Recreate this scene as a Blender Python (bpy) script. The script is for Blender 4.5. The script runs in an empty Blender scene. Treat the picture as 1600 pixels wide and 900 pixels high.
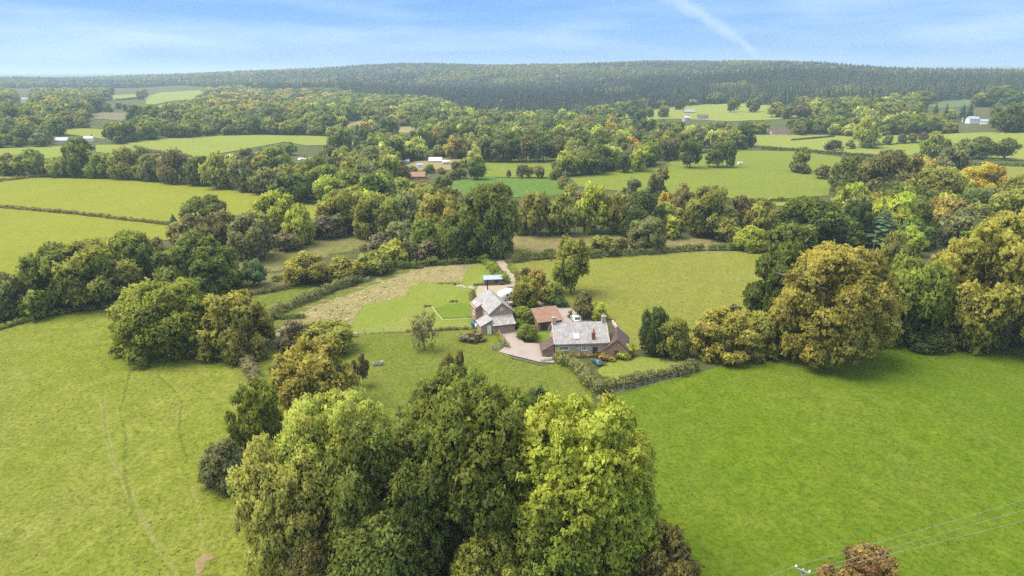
import bpy, bmesh, math, random
import numpy as np
from mathutils import Vector, Matrix
from mathutils.geometry import delaunay_2d_cdt
C = bpy.context.scene.collection
SC = bpy.context.scene
R = math.radians
rnd = random.Random(5)

# ------------------------------------------------------------------ camera, sky, sun, exposure
CAMH, TH, F = 52.0, R(17.3), 1600*24/36
cd = bpy.data.cameras.new('camera'); cam = bpy.data.objects.new('camera', cd); C.objects.link(cam)
cam.location = (0, 0, CAMH); cam.rotation_euler = (R(90-17.3), 0, 0)
cd.lens = 24; cd.sensor_width = 36; cd.clip_start = 1; cd.clip_end = 40000
SC.camera = cam
SC.view_settings.view_transform = 'Standard'; SC.view_settings.look = 'None'
SC.view_settings.gamma = 1; SC.view_settings.use_curve_mapping = False
SC.view_settings.exposure = 1.7
SC.render.engine = 'CYCLES'
SC.cycles.max_bounces = 6; SC.cycles.diffuse_bounces = 4; SC.cycles.glossy_bounces = 2
SC.cycles.transmission_bounces = 3; SC.cycles.transparent_max_bounces = 8; SC.cycles.volume_bounces = 1
SC.cycles.use_denoising = False
SUN_EL, SUN_AZ = R(63), R(-92)          # azimuth from +Y towards +X

W = bpy.data.worlds.new('World'); SC.world = W; W.use_nodes = True
def world():
    nt = W.node_tree; N = nt.nodes; L = nt.links; N.clear()
    def nd(t, **k):
        n = N.new(t)
        for a, b in k.items(): setattr(n, a, b)
        return n
    def mth(op, a, b=None, c=None, clamp=False):
        n = nd('ShaderNodeMath', operation=op, use_clamp=clamp)
        for i, s in enumerate((a, b, c)):
            if s is None: continue
            if isinstance(s, (int, float)): n.inputs[i].default_value = s
            else: L.new(s, n.inputs[i])
        return n.outputs[0]
    def mix(f, a, b, bt='MIX'):
        n = nd('ShaderNodeMix', data_type='RGBA', blend_type=bt)
        for s, i in ((f, 0), (a, 6), (b, 7)):
            if isinstance(s, (int, float)): n.inputs[i].default_value = s
            elif isinstance(s, tuple): n.inputs[i].default_value = (*s, 1)
            else: L.new(s, n.inputs[i])
        return n.outputs[2]
    sky = nd('ShaderNodeTexSky', sky_type='NISHITA', sun_disc=False)
    sky.sun_elevation = SUN_EL; sky.sun_rotation = SUN_AZ
    sky.air_density = 1.0; sky.dust_density = 0.3; sky.ozone_density = 2.0; sky.altitude = 100
    tc = nd('ShaderNodeTexCoord'); sp = nd('ShaderNodeSeparateXYZ'); L.new(tc.outputs['Generated'], sp.inputs[0])
    x, y, z = sp.outputs
    yy = mth('MAXIMUM', y, 0.05); u = mth('DIVIDE', x, yy); v = mth('DIVIDE', z, yy)
    # the sky of the photograph: an even clear blue, a touch paler low down, under thin streaks of high cloud
    zz = mth('MAXIMUM', z, 0.0)
    f = mth('POWER', mth('MULTIPLY', zz, 6.0, clamp=True), 0.7)
    blue = mix(f, (1.2, 2.75, 5.1), (.34, 1.75, 4.8))
    base = mix(0.85, sky.outputs[0], blue)
    # thin cloud streaks
    mp = nd('ShaderNodeMapping'); L.new(tc.outputs['Generated'], mp.inputs[0]); mp.inputs['Scale'].default_value = (2.2, 2.2, 16)
    mp.inputs['Location'].default_value = (3.1, 0.4, 0.2)
    ns = nd('ShaderNodeTexNoise'); L.new(mp.outputs[0], ns.inputs['Vector']); ns.inputs['Scale'].default_value = 1.6
    ns.inputs['Detail'].default_value = 5; ns.inputs['Roughness'].default_value = 0.5
    mr = nd('ShaderNodeMapRange'); L.new(ns.outputs[0], mr.inputs[0]); mr.inputs[1].default_value = .45; mr.inputs[2].default_value = .75
    veil = nd('ShaderNodeMapRange', interpolation_type='SMOOTHSTEP'); L.new(z, veil.inputs[0]); veil.inputs[1].default_value = .12; veil.inputs[2].default_value = .8; veil.inputs[4].default_value = .95
    cl = mix(mth('MAXIMUM', veil.outputs[0], mth('MULTIPLY', mr.outputs[0], .24)), base, (8.4, 8.8, 9.0))
    # contrail, an old vapour trail drifting at height
    def pdir(px, py):
        uu = (px-800)/F; vv = (450-py)/F
        d = (uu, math.cos(TH)+vv*math.sin(TH), -math.sin(TH)+vv*math.cos(TH))
        return d[0]/d[1], d[2]/d[1]
    (u0, v0), (u1, v1) = pdir(1030, -12), pdir(1190, 92)
    ln = math.hypot(u1-u0, v1-v0); ex, ey = (u1-u0)/ln, (v1-v0)/ln
    n2 = nd('ShaderNodeTexNoise'); L.new(tc.outputs['Generated'], n2.inputs['Vector']); n2.inputs['Scale'].default_value = 45; n2.inputs['Detail'].default_value = 6
    du = mth('SUBTRACT', u, u0); dv = mth('SUBTRACT', v, v0)
    t = mth('DIVIDE', mth('ADD', mth('MULTIPLY', du, ex), mth('MULTIPLY', dv, ey)), ln)
    bow = mth('MULTIPLY', mth('MULTIPLY', t, mth('SUBTRACT', 1.0, t)), 0.022)
    s = mth('SUBTRACT', mth('MULTIPLY', dv, ex), mth('MULTIPLY', du, ey))
    s = mth('SUBTRACT', s, bow)
    s = mth('ADD', s, mth('MULTIPLY', mth('SUBTRACT', n2.outputs[0], .5), .014))
    wdt = mth('MULTIPLY_ADD', t, -0.006, 0.0125)
    q = mth('DIVIDE', mth('ABSOLUTE', s), wdt)
    m = mth('SUBTRACT', 1.0, q, clamp=True)
    tt = mth('MULTIPLY', mth('MULTIPLY', mth('ADD', t, .3, clamp=True), 3, clamp=True), mth('MULTIPLY', mth('SUBTRACT', 1.02, t), 7, clamp=True), clamp=True)
    m = mth('MULTIPLY', mth('MULTIPLY', mth('POWER', m, .7), tt), .75)
    m = mth('MULTIPLY', m, mth('MULTIPLY_ADD', n2.outputs[0], .9, .25), clamp=True)
    m = mth('MULTIPLY', m, mth('GREATER_THAN', y, .05))
    fin = mix(m, cl, (3.9, 4.8, 5.9))
    bg = nd('ShaderNodeBackground'); L.new(fin, bg.inputs[0]); bg.inputs[1].default_value = 0.058
    out = nd('ShaderNodeOutputWorld'); L.new(bg.outputs[0], out.inputs[0])
world()
sl = bpy.data.lights.new('sun', 'SUN'); sun = bpy.data.objects.new('sun', sl); C.objects.link(sun)
sl.energy = 2.05; sl.angle = R(40); sl.color = (1.0, .90, .72)
sd = Vector((math.sin(SUN_AZ)*math.cos(SUN_EL), math.cos(SUN_AZ)*math.cos(SUN_EL), math.sin(SUN_EL)))
sun.rotation_euler = sd.to_track_quat('Z', 'Y').to_euler()

# ------------------------------------------------------------------ helpers: camera geometry and terrain
def ray(px, py):
    u = (px-800)/F; v = (450-py)/F
    return np.array((u, math.cos(TH)+v*math.sin(TH), -math.sin(TH)+v*math.cos(TH)))
def proj(x, y, z):
    dz = z-CAMH
    dep = y*math.cos(TH)-dz*math.sin(TH); up = y*math.sin(TH)+dz*math.cos(TH)
    return 800+F*x/dep, 450-F*up/dep, dep
COLS = [(-100, [(190,800),(150,1700),(133,2700),(125,3500)], 115), (200, [(190,800),(158,1500),(141,2200),(124,3400)], 114),
        (360, [(190,800),(165,1250),(143,1900),(114,3200)], 112), (490, [(190,815),(164,1250),(134,1950),(111,3050)], 111), (650, [(190,830),(165,1250),(136,1900),(99,2800)], 110),
        (760, [(193,845),(178,1120),(137,1750),(105,2700)], 108), (880, [(194,850),(178,1110),(142,1650),(103,2600)], 107), (1040, [(186,850),(167,1130),(130,1650),(96,2400)], 106),
        (1130, [(182,850),(167,1080),(134,1600),(101,2350)], 104), (1215, [(180,850),(166,1050),(128,1500),(96,2200)], 103), (1320, [(187,800),(168,1050),(134,1500),(108,2050)], 102),
        (1420, [(195,760),(171,1050),(137,1500),(115,2000)], 101), (1700, [(195,720),(162,1100),(137,1500),(117,1900)], 99)]
LD = np.linspace(math.log(20), math.log(16000), 240)
TZ = []; TC = []
for px, rows, fy in COLS:
    p = [(20, 0), (300, 0), (580, 0.5)]
    for py, D in rows:
        d = ray(px, py); p.append((D, CAMH+d[2]/math.hypot(d[0], d[1])*D))
    zl = p[-1][1]; Dl = p[-1][0]
    d = ray(px, fy); zf = CAMH+d[2]/math.hypot(d[0], d[1])*9000
    p += [(Dl+250, zl-2), (Dl+1200, zl*.4-40), (6500, zf*.3-60), (9000, zf), (16000, -40)]
    TZ.append(np.interp(LD, [math.log(a) for a, b in p], [b for a, b in p])); d = ray(px, 150); TC.append(d[0]/d[1])
TZ = np.array(TZ); TC = np.array(TC)
k = np.exp(-np.linspace(-2, 2, 13)**2); k /= k.sum()
TZ = np.array([np.convolve(np.pad(r, 6, mode='edge'), k, mode='valid') for r in TZ])
CG = np.linspace(TC[0], TC[-1], 90)
TZ = np.array([np.interp(CG, TC, TZ[:, j]) for j in range(TZ.shape[1])]).T
k2 = np.exp(-np.linspace(-2, 2, 15)**2); k2 /= k2.sum()
TZ = np.array([np.convolve(np.pad(TZ[:, j], 7, mode='edge'), k2, mode='valid') for j in range(TZ.shape[1])]).T
def Hn(X, Y):
    X = np.asarray(X, float); Y = np.asarray(Y, float)
    D = np.maximum(np.hypot(X, Y), 21)
    Yc = np.maximum(Y, 0.3*D)
    c = np.clip(X/Yc, CG[0], CG[-1])
    fi = (c-CG[0])/(CG[1]-CG[0]); i = np.clip(fi.astype(int), 0, len(CG)-2); fi = fi-i
    fj = np.clip((np.log(D)-LD[0])/(LD[1]-LD[0]), 0, len(LD)-1.001); j = fj.astype(int); fj = fj-j
    z = (TZ[i, j]*(1-fi)+TZ[i+1, j]*fi)*(1-fj)+(TZ[i, j+1]*(1-fi)+TZ[i+1, j+1]*fi)*fj
    am = np.clip((D-20)/40, 0, 1)
    flat = np.exp(-(((X-4)/32)**2+((Y-138)/30)**2))
    und = .35*np.sin(X/17+1.3)*np.sin(Y/23)+.12*np.sin(X/6.3+Y/9.1)+.10*np.sin(Y/5.1-X/11)+1.1*np.sin(X/71+.6)*np.sin(Y/83+2)
    return z+und*am*(1-flat)
def H(x, y): return float(Hn(x, y))
DS = np.exp(np.linspace(math.log(25), math.log(9500), 1500))
def at(px, py, dz=0.0):
    d = ray(px, py); h = math.hypot(d[0], d[1])
    X = d[0]/h*DS; Y = d[1]/h*DS; z = CAMH+d[2]/h*DS
    g = z-(Hn(X, Y)+dz); k = np.argmax(g < 0)
    if k == 0: k = len(DS)-1
    a = g[k-1]/(g[k-1]-g[k]); D = DS[k-1]+a*(DS[k]-DS[k-1])
    x, y = d[0]/h*D, d[1]/h*D
    return Vector((x, y, H(x, y)))
def inpoly(px, py, poly):
    px = np.asarray(px, float); py = np.asarray(py, float); r = np.zeros(px.shape, bool); n = len(poly)
    for i in range(n):
        x0, y0 = poly[i]; x1, y1 = poly[(i+1) % n]
        if y0 == y1: continue
        c = ((y0 > py) != (y1 > py)) & (px < (x1-x0)*(py-y0)/(y1-y0)+x0)
        r ^= c
    return r

# ------------------------------------------------------------------ helpers: objects
def tag(o, label=None, cat=None, group=None, kind=None):
    if label: o['label'] = label
    if cat: o['category'] = cat
    if group: o['group'] = group
    if kind: o['kind'] = kind
    return o
def empty(name, loc, rz=0.0, label=None, cat=None, group=None):
    o = bpy.data.objects.new(name, None); C.objects.link(o); o.empty_display_size = .5
    o.location = loc; o.rotation_euler = (0, 0, rz)
    return tag(o, label, cat, group)
def npmesh(name, V, Fq, mats, normals=None, attrs=None, smooth=False):
    V = np.asarray(V, np.float32); Fq = np.asarray(Fq, np.int32); n, k = Fq.shape
    me = bpy.data.meshes.new(name); me.vertices.add(len(V)); me.vertices.foreach_set('co', V.ravel())
    me.loops.add(n*k); me.loops.foreach_set('vertex_index', Fq.ravel())
    me.polygons.add(n); me.polygons.foreach_set('loop_start', np.arange(0, n*k, k, dtype=np.int32))
    for m in (mats if isinstance(mats, (list, tuple)) else [mats]): me.materials.append(m)
    if smooth or normals is not None: me.polygons.foreach_set('use_smooth', np.ones(n, bool))
    me.update(calc_edges=True)
    for nm, (ty, arr) in (attrs or {}).items():
        a = me.attributes.new(nm, ty, 'POINT')
        a.data.foreach_set('value' if ty == 'FLOAT' else ('color' if ty == 'FLOAT_COLOR' else 'vector'), np.asarray(arr, np.float32).ravel())
    if normals is not None: me.normals_split_custom_set_from_vertices(np.asarray(normals, np.float32))
    return me
def link(name, me, parent=None, loc=None, rz=None, scale=None):
    o = bpy.data.objects.new(name, me); C.objects.link(o)
    if parent: o.parent = parent
    if loc is not None: o.location = loc
    if rz is not None: o.rotation_euler = (0, 0, rz)
    if scale is not None: o.scale = scale
    return o
class MB:
    def __init__(s): s.b = bmesh.new()
    def box(s, c, d, rz=0, M=None, bev=0):
        m = Matrix.Translation(c) @ Matrix.Rotation(rz, 4, 'Z') @ Matrix.Diagonal((*d, 1))
        if M is not None: m = M @ m
        r = bmesh.ops.create_cube(s.b, size=1, matrix=m)
        if bev:
            es = list({e for v in r['verts'] for e in v.link_edges})
            bmesh.ops.bevel(s.b, geom=es, offset=bev, segments=2, affect='EDGES')
        return s
    def cyl(s, p0, p1, r0, r1=None, n=8):
        p0 = Vector(p0); p1 = Vector(p1); d = p1-p0
        m = Matrix.Translation((p0+p1)/2) @ d.to_track_quat('Z', 'Y').to_matrix().to_4x4()
        bmesh.ops.create_cone(s.b, cap_ends=True, segments=n, radius1=r0, radius2=r0 if r1 is None else r1, depth=d.length, matrix=m)
        return s
    def prism(s, pts, axis, a, b):
        """closed polygon in the plane across axis ('X' or 'Y'), extruded from a to b"""
        def P(p, t): return (t, p[0], p[1]) if axis == 'X' else (p[0], t, p[1])
        v0 = [s.b.verts.new(P(p, a)) for p in pts]; v1 = [s.b.verts.new(P(p, b)) for p in pts]; n = len(pts)
        s.b.faces.new(v0); s.b.faces.new(v1[::-1])
        for i in range(n): s.b.faces.new((v0[i], v1[i], v1[(i+1) % n], v0[(i+1) % n]))
        return s
    def sphere(s, c, r, sc=(1, 1, 1), sub=2):
        bmesh.ops.create_icosphere(s.b, subdivisions=sub, radius=r, matrix=Matrix.Translation(c) @ Matrix.Diagonal((*sc, 1))); return s
    def quad(s, pts):
        s.b.faces.new([s.b.verts.new(p) for p in pts]); return s
    def build(s, name, mat, parent=None, smooth=False):
        bmesh.ops.recalc_face_normals(s.b, faces=s.b.faces)
        me = bpy.data.meshes.new(name); s.b.to_mesh(me); s.b.free(); me.materials.append(mat)
        if smooth: me.polygons.foreach_set('use_smooth', [True]*len(me.polygons))
        return link(name, me, parent)
def tube(pts, rad, n=6):
    """tapered tube along points -> verts, quads"""
    V = []; Q = []
    for i, p in enumerate(pts):
        a = pts[max(i-1, 0)]; b = pts[min(i+1, len(pts)-1)]; d = (Vector(b)-Vector(a)).normalized()
        q = d.to_track_quat('Z', 'Y')
        for j in range(n):
            t = 2*math.pi*j/n; V.append(tuple(Vector(p)+q @ Vector((math.cos(t)*rad[i], math.sin(t)*rad[i], 0))))
    for i in range(len(pts)-1):
        for j in range(n): Q.append((i*n+j, i*n+(j+1) % n, (i+1)*n+(j+1) % n, (i+1)*n+j))
    return V, Q

# ------------------------------------------------------------------ materials
class NT:
    def __init__(s, name):
        s.m = bpy.data.materials.new(name); s.m.use_nodes = True; s.t = s.m.node_tree; s.t.nodes.clear()
        s.out = s.n('ShaderNodeOutputMaterial')
    def n(s, t, **k):
        x = s.t.nodes.new(t)
        for a, b in k.items(): setattr(x, a, b)
        return x
    def l(s, a, b): s.t.links.new(a, b)
    def put(s, sock, v):
        if isinstance(v, (int, float)): sock.default_value = v
        elif isinstance(v, tuple): sock.default_value = (*v, 1) if len(v) == 3 and sock.type == 'RGBA' else v
        else: s.l(v, sock)
    def math(s, op, a, b=None, c=None, clamp=False):
        x = s.n('ShaderNodeMath', operation=op, use_clamp=clamp)
        for i, v in enumerate((a, b, c)):
            if v is not None: s.put(x.inputs[i], v)
        return x.outputs[0]
    def mix(s, f, a, b, bt='MIX'):
        x = s.n('ShaderNodeMix', data_type='RGBA', blend_type=bt); x.clamp_factor = True
        s.put(x.inputs[0], f); s.put(x.inputs[6], a); s.put(x.inputs[7], b); return x.outputs[2]
    def noise(s, scale, detail=4, rough=.55, vec=None, mapscale=None, out=0):
        if vec is None: vec = s.n('ShaderNodeTexCoord').outputs['Object']
        if mapscale:
            mp = s.n('ShaderNodeMapping'); s.l(vec, mp.inputs[0]); mp.inputs['Scale'].default_value = mapscale; vec = mp.outputs[0]
        x = s.n('ShaderNodeTexNoise'); s.l(vec, x.inputs['Vector']); x.inputs['Scale'].default_value = scale
        x.inputs['Detail'].default_value = detail; x.inputs['Roughness'].default_value = rough; return x.outputs[out]
    def ramp(s, f, lo, hi):
        x = s.n('ShaderNodeMapRange'); s.l(f, x.inputs[0]); x.inputs[1].default_value = lo; x.inputs[2].default_value = hi; return x.outputs[0]
    def bump(s, h, st, dist=1.0):
        x = s.n('ShaderNodeBump'); x.inputs['Strength'].default_value = st; x.inputs['Distance'].default_value = dist; s.l(h, x.inputs['Height']); return x.outputs[0]
    def bsdf(s, col, rough=.8, nrm=None, spec=.3, metal=0):
        x = s.n('ShaderNodeBsdfPrincipled'); s.put(x.inputs['Base Color'], col); s.put(x.inputs['Roughness'], rough)
        x.inputs['Specular IOR Level'].default_value = spec; x.inputs['Metallic'].default_value = metal
        if nrm is not None: s.l(nrm, x.inputs['Normal'])
        return x.outputs[0]
    def done(s, sh): s.l(sh, s.out.inputs['Surface']); return s.m
def plain(name, col, rough=.7, var=.25, scale=3, spec=.3, metal=0, bump=0):
    t = NT(name); f = t.noise(scale, 4)
    c = t.mix(t.ramp(f, .3, .7), tuple(x*(1-var) for x in col), tuple(min(1, x*(1+var)) for x in col))
    return t.done(t.bsdf(c, rough, t.bump(t.noise(scale*4, 3), bump, .1) if bump else None, spec, metal))
def grass(name, a, b, c, patch=.03, dry=None, dryamt=.0, stripe=None, mott=1.0, rel=1.0, soft=False):
    """pasture: a / b are the two grass colours in patches, c the tint of fine clumps, dry a straw colour in drifts"""
    t = NT(name); g = t.n('ShaderNodeNewGeometry').outputs['Position']
    k_ = 1.0; a, b, c = [tuple(x*k_ for x in q) for q in (a, b, c)]; dry = tuple(x*k_ for x in dry) if dry else None
    big = t.ramp(t.noise(patch, 5, .6, g), .35, .65)
    col = t.mix(big, a, b)
    if dry: col = t.mix(t.math('MULTIPLY', t.ramp(t.noise(patch*2.2, 6, .7, g, (1, .6, 1)), .42, .68), dryamt), col, dry)
    mid = t.ramp(t.noise(.35, 5, .65, g, (1, .75, 1)), .3, .72)
    col = t.mix(t.math('MULTIPLY', mid, .8*mott), col, tuple(x*.9 for x in c))
    fine = t.noise(1.7, 5, .7, g); fr = t.ramp(fine, .3, .7)
    dk = tuple(x*.5 for x in c)
    col = t.mix(t.math('MULTIPLY', t.math('POWER', t.math('SUBTRACT', 1.0, fr, clamp=True), 1.5), .95*mott), col, dk)
    tuft = t.n('ShaderNodeTexVoronoi'); t.l(g, tuft.inputs['Vector']); tuft.inputs['Scale'].default_value = .5
    rare = t.math('MULTIPLY', t.math('LESS_THAN', tuft.outputs['Distance'], .22), t.ramp(t.noise(.08, 3, .6, g), .5, .62))
    col = t.mix(t.math('MULTIPLY', rare, .30*mott), col, tuple(x*.6 for x in a))
    spk = t.noise(5.5, 2, .6, g)
    col = t.mix(t.math('MULTIPLY', t.ramp(spk, .66, .74), .30), col, (.34, .34, .16))
    if stripe:
        sp = t.n('ShaderNodeSeparateXYZ'); t.l(g, sp.inputs[0]); an, per, am = stripe
        w = t.math('SINE', t.math('MULTIPLY', t.math('ADD', t.math('MULTIPLY', sp.outputs[0], math.cos(an)), t.math('MULTIPLY', sp.outputs[1], math.sin(an))), 2*math.pi/per))
        col = t.mix(t.math('MULTIPLY', t.math('MULTIPLY_ADD', w, .5, .5), am), col, tuple(x*.72 for x in a))
    hgt = t.math('ADD', t.math('MULTIPLY', fine, .55), t.math('MULTIPLY', t.noise(.35, 4, .6, g), .9))
    sh = t.bsdf(col, .9, t.bump(hgt, .9*rel, .9), .05)
    if soft:   # ragged margin: the sward thins out over the last metres
        e = t.n('ShaderNodeAttribute', attribute_name='inside').outputs['Fac']
        al = t.ramp(t.math('ADD', e, t.math('MULTIPLY', t.math('SUBTRACT', t.noise(.45, 5, .7, g), .5), 1.5)), .2, .6)
        ms = t.n('ShaderNodeMixShader'); t.l(al, ms.inputs[0]); t.l(t.n('ShaderNodeBsdfTransparent').outputs[0], ms.inputs[1]); t.l(sh, ms.inputs[2]); sh = ms.outputs[0]
    return t.done(sh)
def leafmat(name, mode):
    """mode OBJ: colour from the object's colour (alpha = share of autumn-yellow leaves); INST: from instance attributes"""
    t = NT(name)
    if mode == 'OBJ':
        oi = t.n('ShaderNodeObjectInfo'); col = oi.outputs['Color']; aut = oi.outputs['Alpha']; rn = oi.outputs['Random']
    else:
        a = t.n('ShaderNodeAttribute', attribute_type='INSTANCER', attribute_name='tree_colour'); col = a.outputs['Color']
        b = t.n('ShaderNodeAttribute', attribute_type='INSTANCER', attribute_name='tree_autumn'); aut = b.outputs['Fac']; rn = aut
    clump = t.n('ShaderNodeAttribute', attribute_name='clump').outputs['Fac']
    leaf = t.n('ShaderNodeAttribute', attribute_name='leaf').outputs['Fac']
    hue = t.n('ShaderNodeHueSaturation'); t.l(col, hue.inputs['Color'])
    t.l(t.math('MULTIPLY_ADD', clump, .05, .475), hue.inputs['Hue'])
    t.l(t.math('MULTIPLY_ADD', t.math('ADD', clump, leaf), .55, .45), hue.inputs['Value'])
    gold = t.mix(leaf, (.58, .50, .10), (.50, .39, .09))
    f = t.math('MULTIPLY', t.ramp(t.math('ADD', t.math('MULTIPLY', clump, .75), t.math('MULTIPLY', leaf, .35)), .45, .85), aut)
    col2 = t.mix(f, hue.outputs[0], gold)
    d = t.bsdf(col2, .62, None, .25)
    tr = t.n('ShaderNodeBsdfTranslucent'); t.l(t.mix(.5, col2, (1.0, 1.0, .55), 'MULTIPLY'), tr.inputs[0])
    ms = t.n('ShaderNodeMixShader'); ms.inputs[0].default_value = .5; t.l(d, ms.inputs[1]); t.l(tr.outputs[0], ms.inputs[2])
    return t.done(ms.outputs[0])
LEAF = leafmat('foliage', 'OBJ'); LEAFI = leafmat('woodland_foliage', 'INST')
def bark():
    t = NT('bark'); f = t.noise(3, 6, .7, None, (1, 1, .2)); c = t.mix(t.ramp(f, .3, .7), (.06, .05, .035), (.22, .19, .14))
    return t.done(t.bsdf(c, .9, t.bump(f, .6, .1), .15))
BARK = bark()
def stone(name, a, b, mortar, scale=3.0):
    t = NT(name); tc = t.n('ShaderNodeTexCoord').outputs['Object']
    v = t.n('ShaderNodeTexVoronoi'); mp = t.n('ShaderNodeMapping'); t.l(tc, mp.inputs[0]); mp.inputs['Scale'].default_value = (1, 1, 1.7); t.l(mp.outputs[0], v.inputs['Vector']); v.inputs['Scale'].default_value = scale
    e = t.n('ShaderNodeTexVoronoi', feature='DISTANCE_TO_EDGE'); t.l(mp.outputs[0], e.inputs['Vector']); e.inputs['Scale'].default_value = scale
    sp = t.n('ShaderNodeSeparateColor'); t.l(v.outputs['Color'], sp.inputs[0])
    c = t.mix(sp.outputs[0], a, b); c = t.mix(t.ramp(t.noise(.9, 5), .45, .7), c, tuple(x*.6 for x in a))
    c = t.mix(t.ramp(e.outputs['Distance'], .09, .03), c, mortar)
    return t.done(t.bsdf(c, .9, t.bump(e.outputs['Distance'], .8, .08), .15))
def tiles(name, a, b, c, w=.3, h=.22, lichen=(.42, .42, .38), lam=.35, rough=.6):
    t = NT(name); tc = t.n('ShaderNodeTexCoord').outputs['UV']
    br = t.n('ShaderNodeTexBrick'); t.l(tc, br.inputs['Vector']); br.inputs['Scale'].default_value = 1
    br.inputs['Brick Width'].default_value = w; br.inputs['Row Height'].default_value = h; br.inputs['Mortar Size'].default_value = .014
    br.inputs['Color1'].default_value = (*a, 1); br.inputs['Color2'].default_value = (*b, 1); br.inputs['Mortar'].default_value = (*[x*.35 for x in a], 1)
    br.inputs['Bias'].default_value = 0
    col = t.mix(t.ramp(t.noise(1.1, 6, .7), .4, .7), br.outputs['Color'], c)
    col = t.mix(t.math('MULTIPLY', t.ramp(t.noise(4.5, 4, .7), .55, .68), lam), col, lichen)
    return t.done(t.bsdf(col, rough, t.bump(br.outputs['Fac'], -.5, .03), .35))
M = {}
M['stone'] = stone('rubble_stone', (.46, .38, .29), (.27, .215, .17), (.50, .44, .36))
M['redstone'] = stone('reddish_rubble', (.30, .18, .13), (.16, .10, .08), (.32, .25, .20))
M['brick'] = stone('old_brick', (.42, .28, .20), (.30, .20, .145), (.42, .34, .27), 5)
M['slate'] = tiles('grey_slate', (.29, .285, .30), (.19, .185, .205), (.35, .32, .32), lichen=(.55, .52, .47), lam=.6)
M['pantile'] = tiles('red_clay_tile', (.28, .14, .09), (.20, .095, .065), (.24, .16, .12), .22, .28, (.12, .08, .06), .5)
M['browntile'] = tiles('brown_clay_tile', (.10, .062, .05), (.08, .052, .045), (.12, .085, .07), .22, .28, (.2, .17, .14), .3)
M['bluemetal'] = plain('blue_grey_sheet', (.28, .34, .44), .45, .12, 1)
M['white'] = plain('white_paint', (.76, .76, .74), .5, .05, 2)
M['cream'] = plain('cream_render', (.60, .58, .52), .8, .08, 1)
M['pinkwash'] = plain('pale_pink_render', (.55, .42, .38), .8, .08, 1)
M['lilac'] = plain('lilac_render', (.46, .42, .52), .8, .08, 1)
M['wood'] = plain('weathered_wood', (.20, .14, .09), .85, .3, 6)
M['darkwood'] = plain('dark_wood', (.055, .045, .035), .85, .3, 5)
M['greywood'] = plain('grey_wood', (.27, .25, .22), .85, .25, 6)
M['glass'] = plain('window_glass', (.025, .03, .038), .12, .1, 1, .6)
M['skyglass'] = plain('skylight_blind', (.72, .73, .74), .25, .05, 1, .5)
M['metal'] = plain('galvanised', (.42, .43, .44), .45, .15, 5, .5, .6)
M['black'] = plain('black_rubber', (.02, .02, .02), .8, .2, 5)
M['teal'] = plain('teal_car_paint', (.05, .13, .15), .25, .08, 2, .5)
M['tank'] = plain('tank_plastic', (.05, .13, .17), .5, .1, 3)
M['silver'] = plain('silver_car_paint', (.62, .63, .65), .3, .05, 2, .5)
M['pot'] = plain('terracotta', (.33, .11, .06), .8, .2, 6)
M['brickred'] = plain('red_brick', (.28, .09, .055), .85, .3, 9, bump=.3)
M['rock'] = plain('pale_stone', (.36, .33, .29), .9, .3, 3, bump=.4)
M['gravel'] = None
def gravel(name, a, b, sc=9):
    t = NT(name); f = t.noise(sc, 5, .75); g = t.noise(.35, 5, .65)
    c = t.mix(t.ramp(f, .3, .7), a, b); c = t.mix(t.math('MULTIPLY', t.ramp(g, .5, .75), .45), c, tuple(x*.62 for x in a))
    return t.done(t.bsdf(c, .95, t.bump(f, .5, .05), .1))
M['gravel'] = gravel('pink_gravel', (.25, .205, .19), (.32, .27, .25))
M['track'] = gravel('earth_track', (.26, .21, .16), (.34, .29, .23), 4)
M['hide'] = plain('dark_hide', (.03, .025, .022), .7, .2, 3)
M['fleece'] = plain('fleece', (.62, .60, .54), .95, .1, 6)

# ------------------------------------------------------------------ ground and fields
az = np.radians(np.concatenate([np.arange(-180, -48, 4), np.arange(-48, 48, .3), np.arange(48, 180, 4)]))
rings = np.exp(np.linspace(math.log(6), math.log(15000), 300))
GX = np.sin(az)[None, :]*rings[:, None]; GY = np.cos(az)[None, :]*rings[:, None]; GZ = Hn(GX, GY)
def ground():
    nr, na = GX.shape
    V = np.stack([GX, GY, GZ], -1).reshape(-1, 3); i = np.arange(nr-1)[:, None]*na; j = np.arange(na)[None, :]; j2 = (j+1) % na
    Q = np.stack([i+j, i+na+j, i+na+j2, i+j2], -1).reshape(-1, 4)[:, ::-1]
    V = np.vstack([V, [[0, 0, H(0, 0)]]]); c = len(V)-1
    T = np.array([[c, a, (a+1) % na, c] for a in range(na)])
    me = npmesh('ground', V, Q, grass('rough_ground', (.105, .125, .040), (.13, .125, .055), (.07, .09, .03), .02, (.16, .13, .075), .7), smooth=True)
    tag(link('ground', me), 'rough olive grassland between the hedges and woods of the valley', 'ground', kind='structure')
    f = npmesh('ground', V[[c]+list(range(na))], np.array([[0, 1+(a+1) % na, 1+a] for a in range(na)]), me.materials[0], smooth=True)
    tag(link('ground', f), 'patch of grass directly below the viewpoint', 'ground', kind='structure')
ground()
FIELDS = []; SHEETS = []
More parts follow.
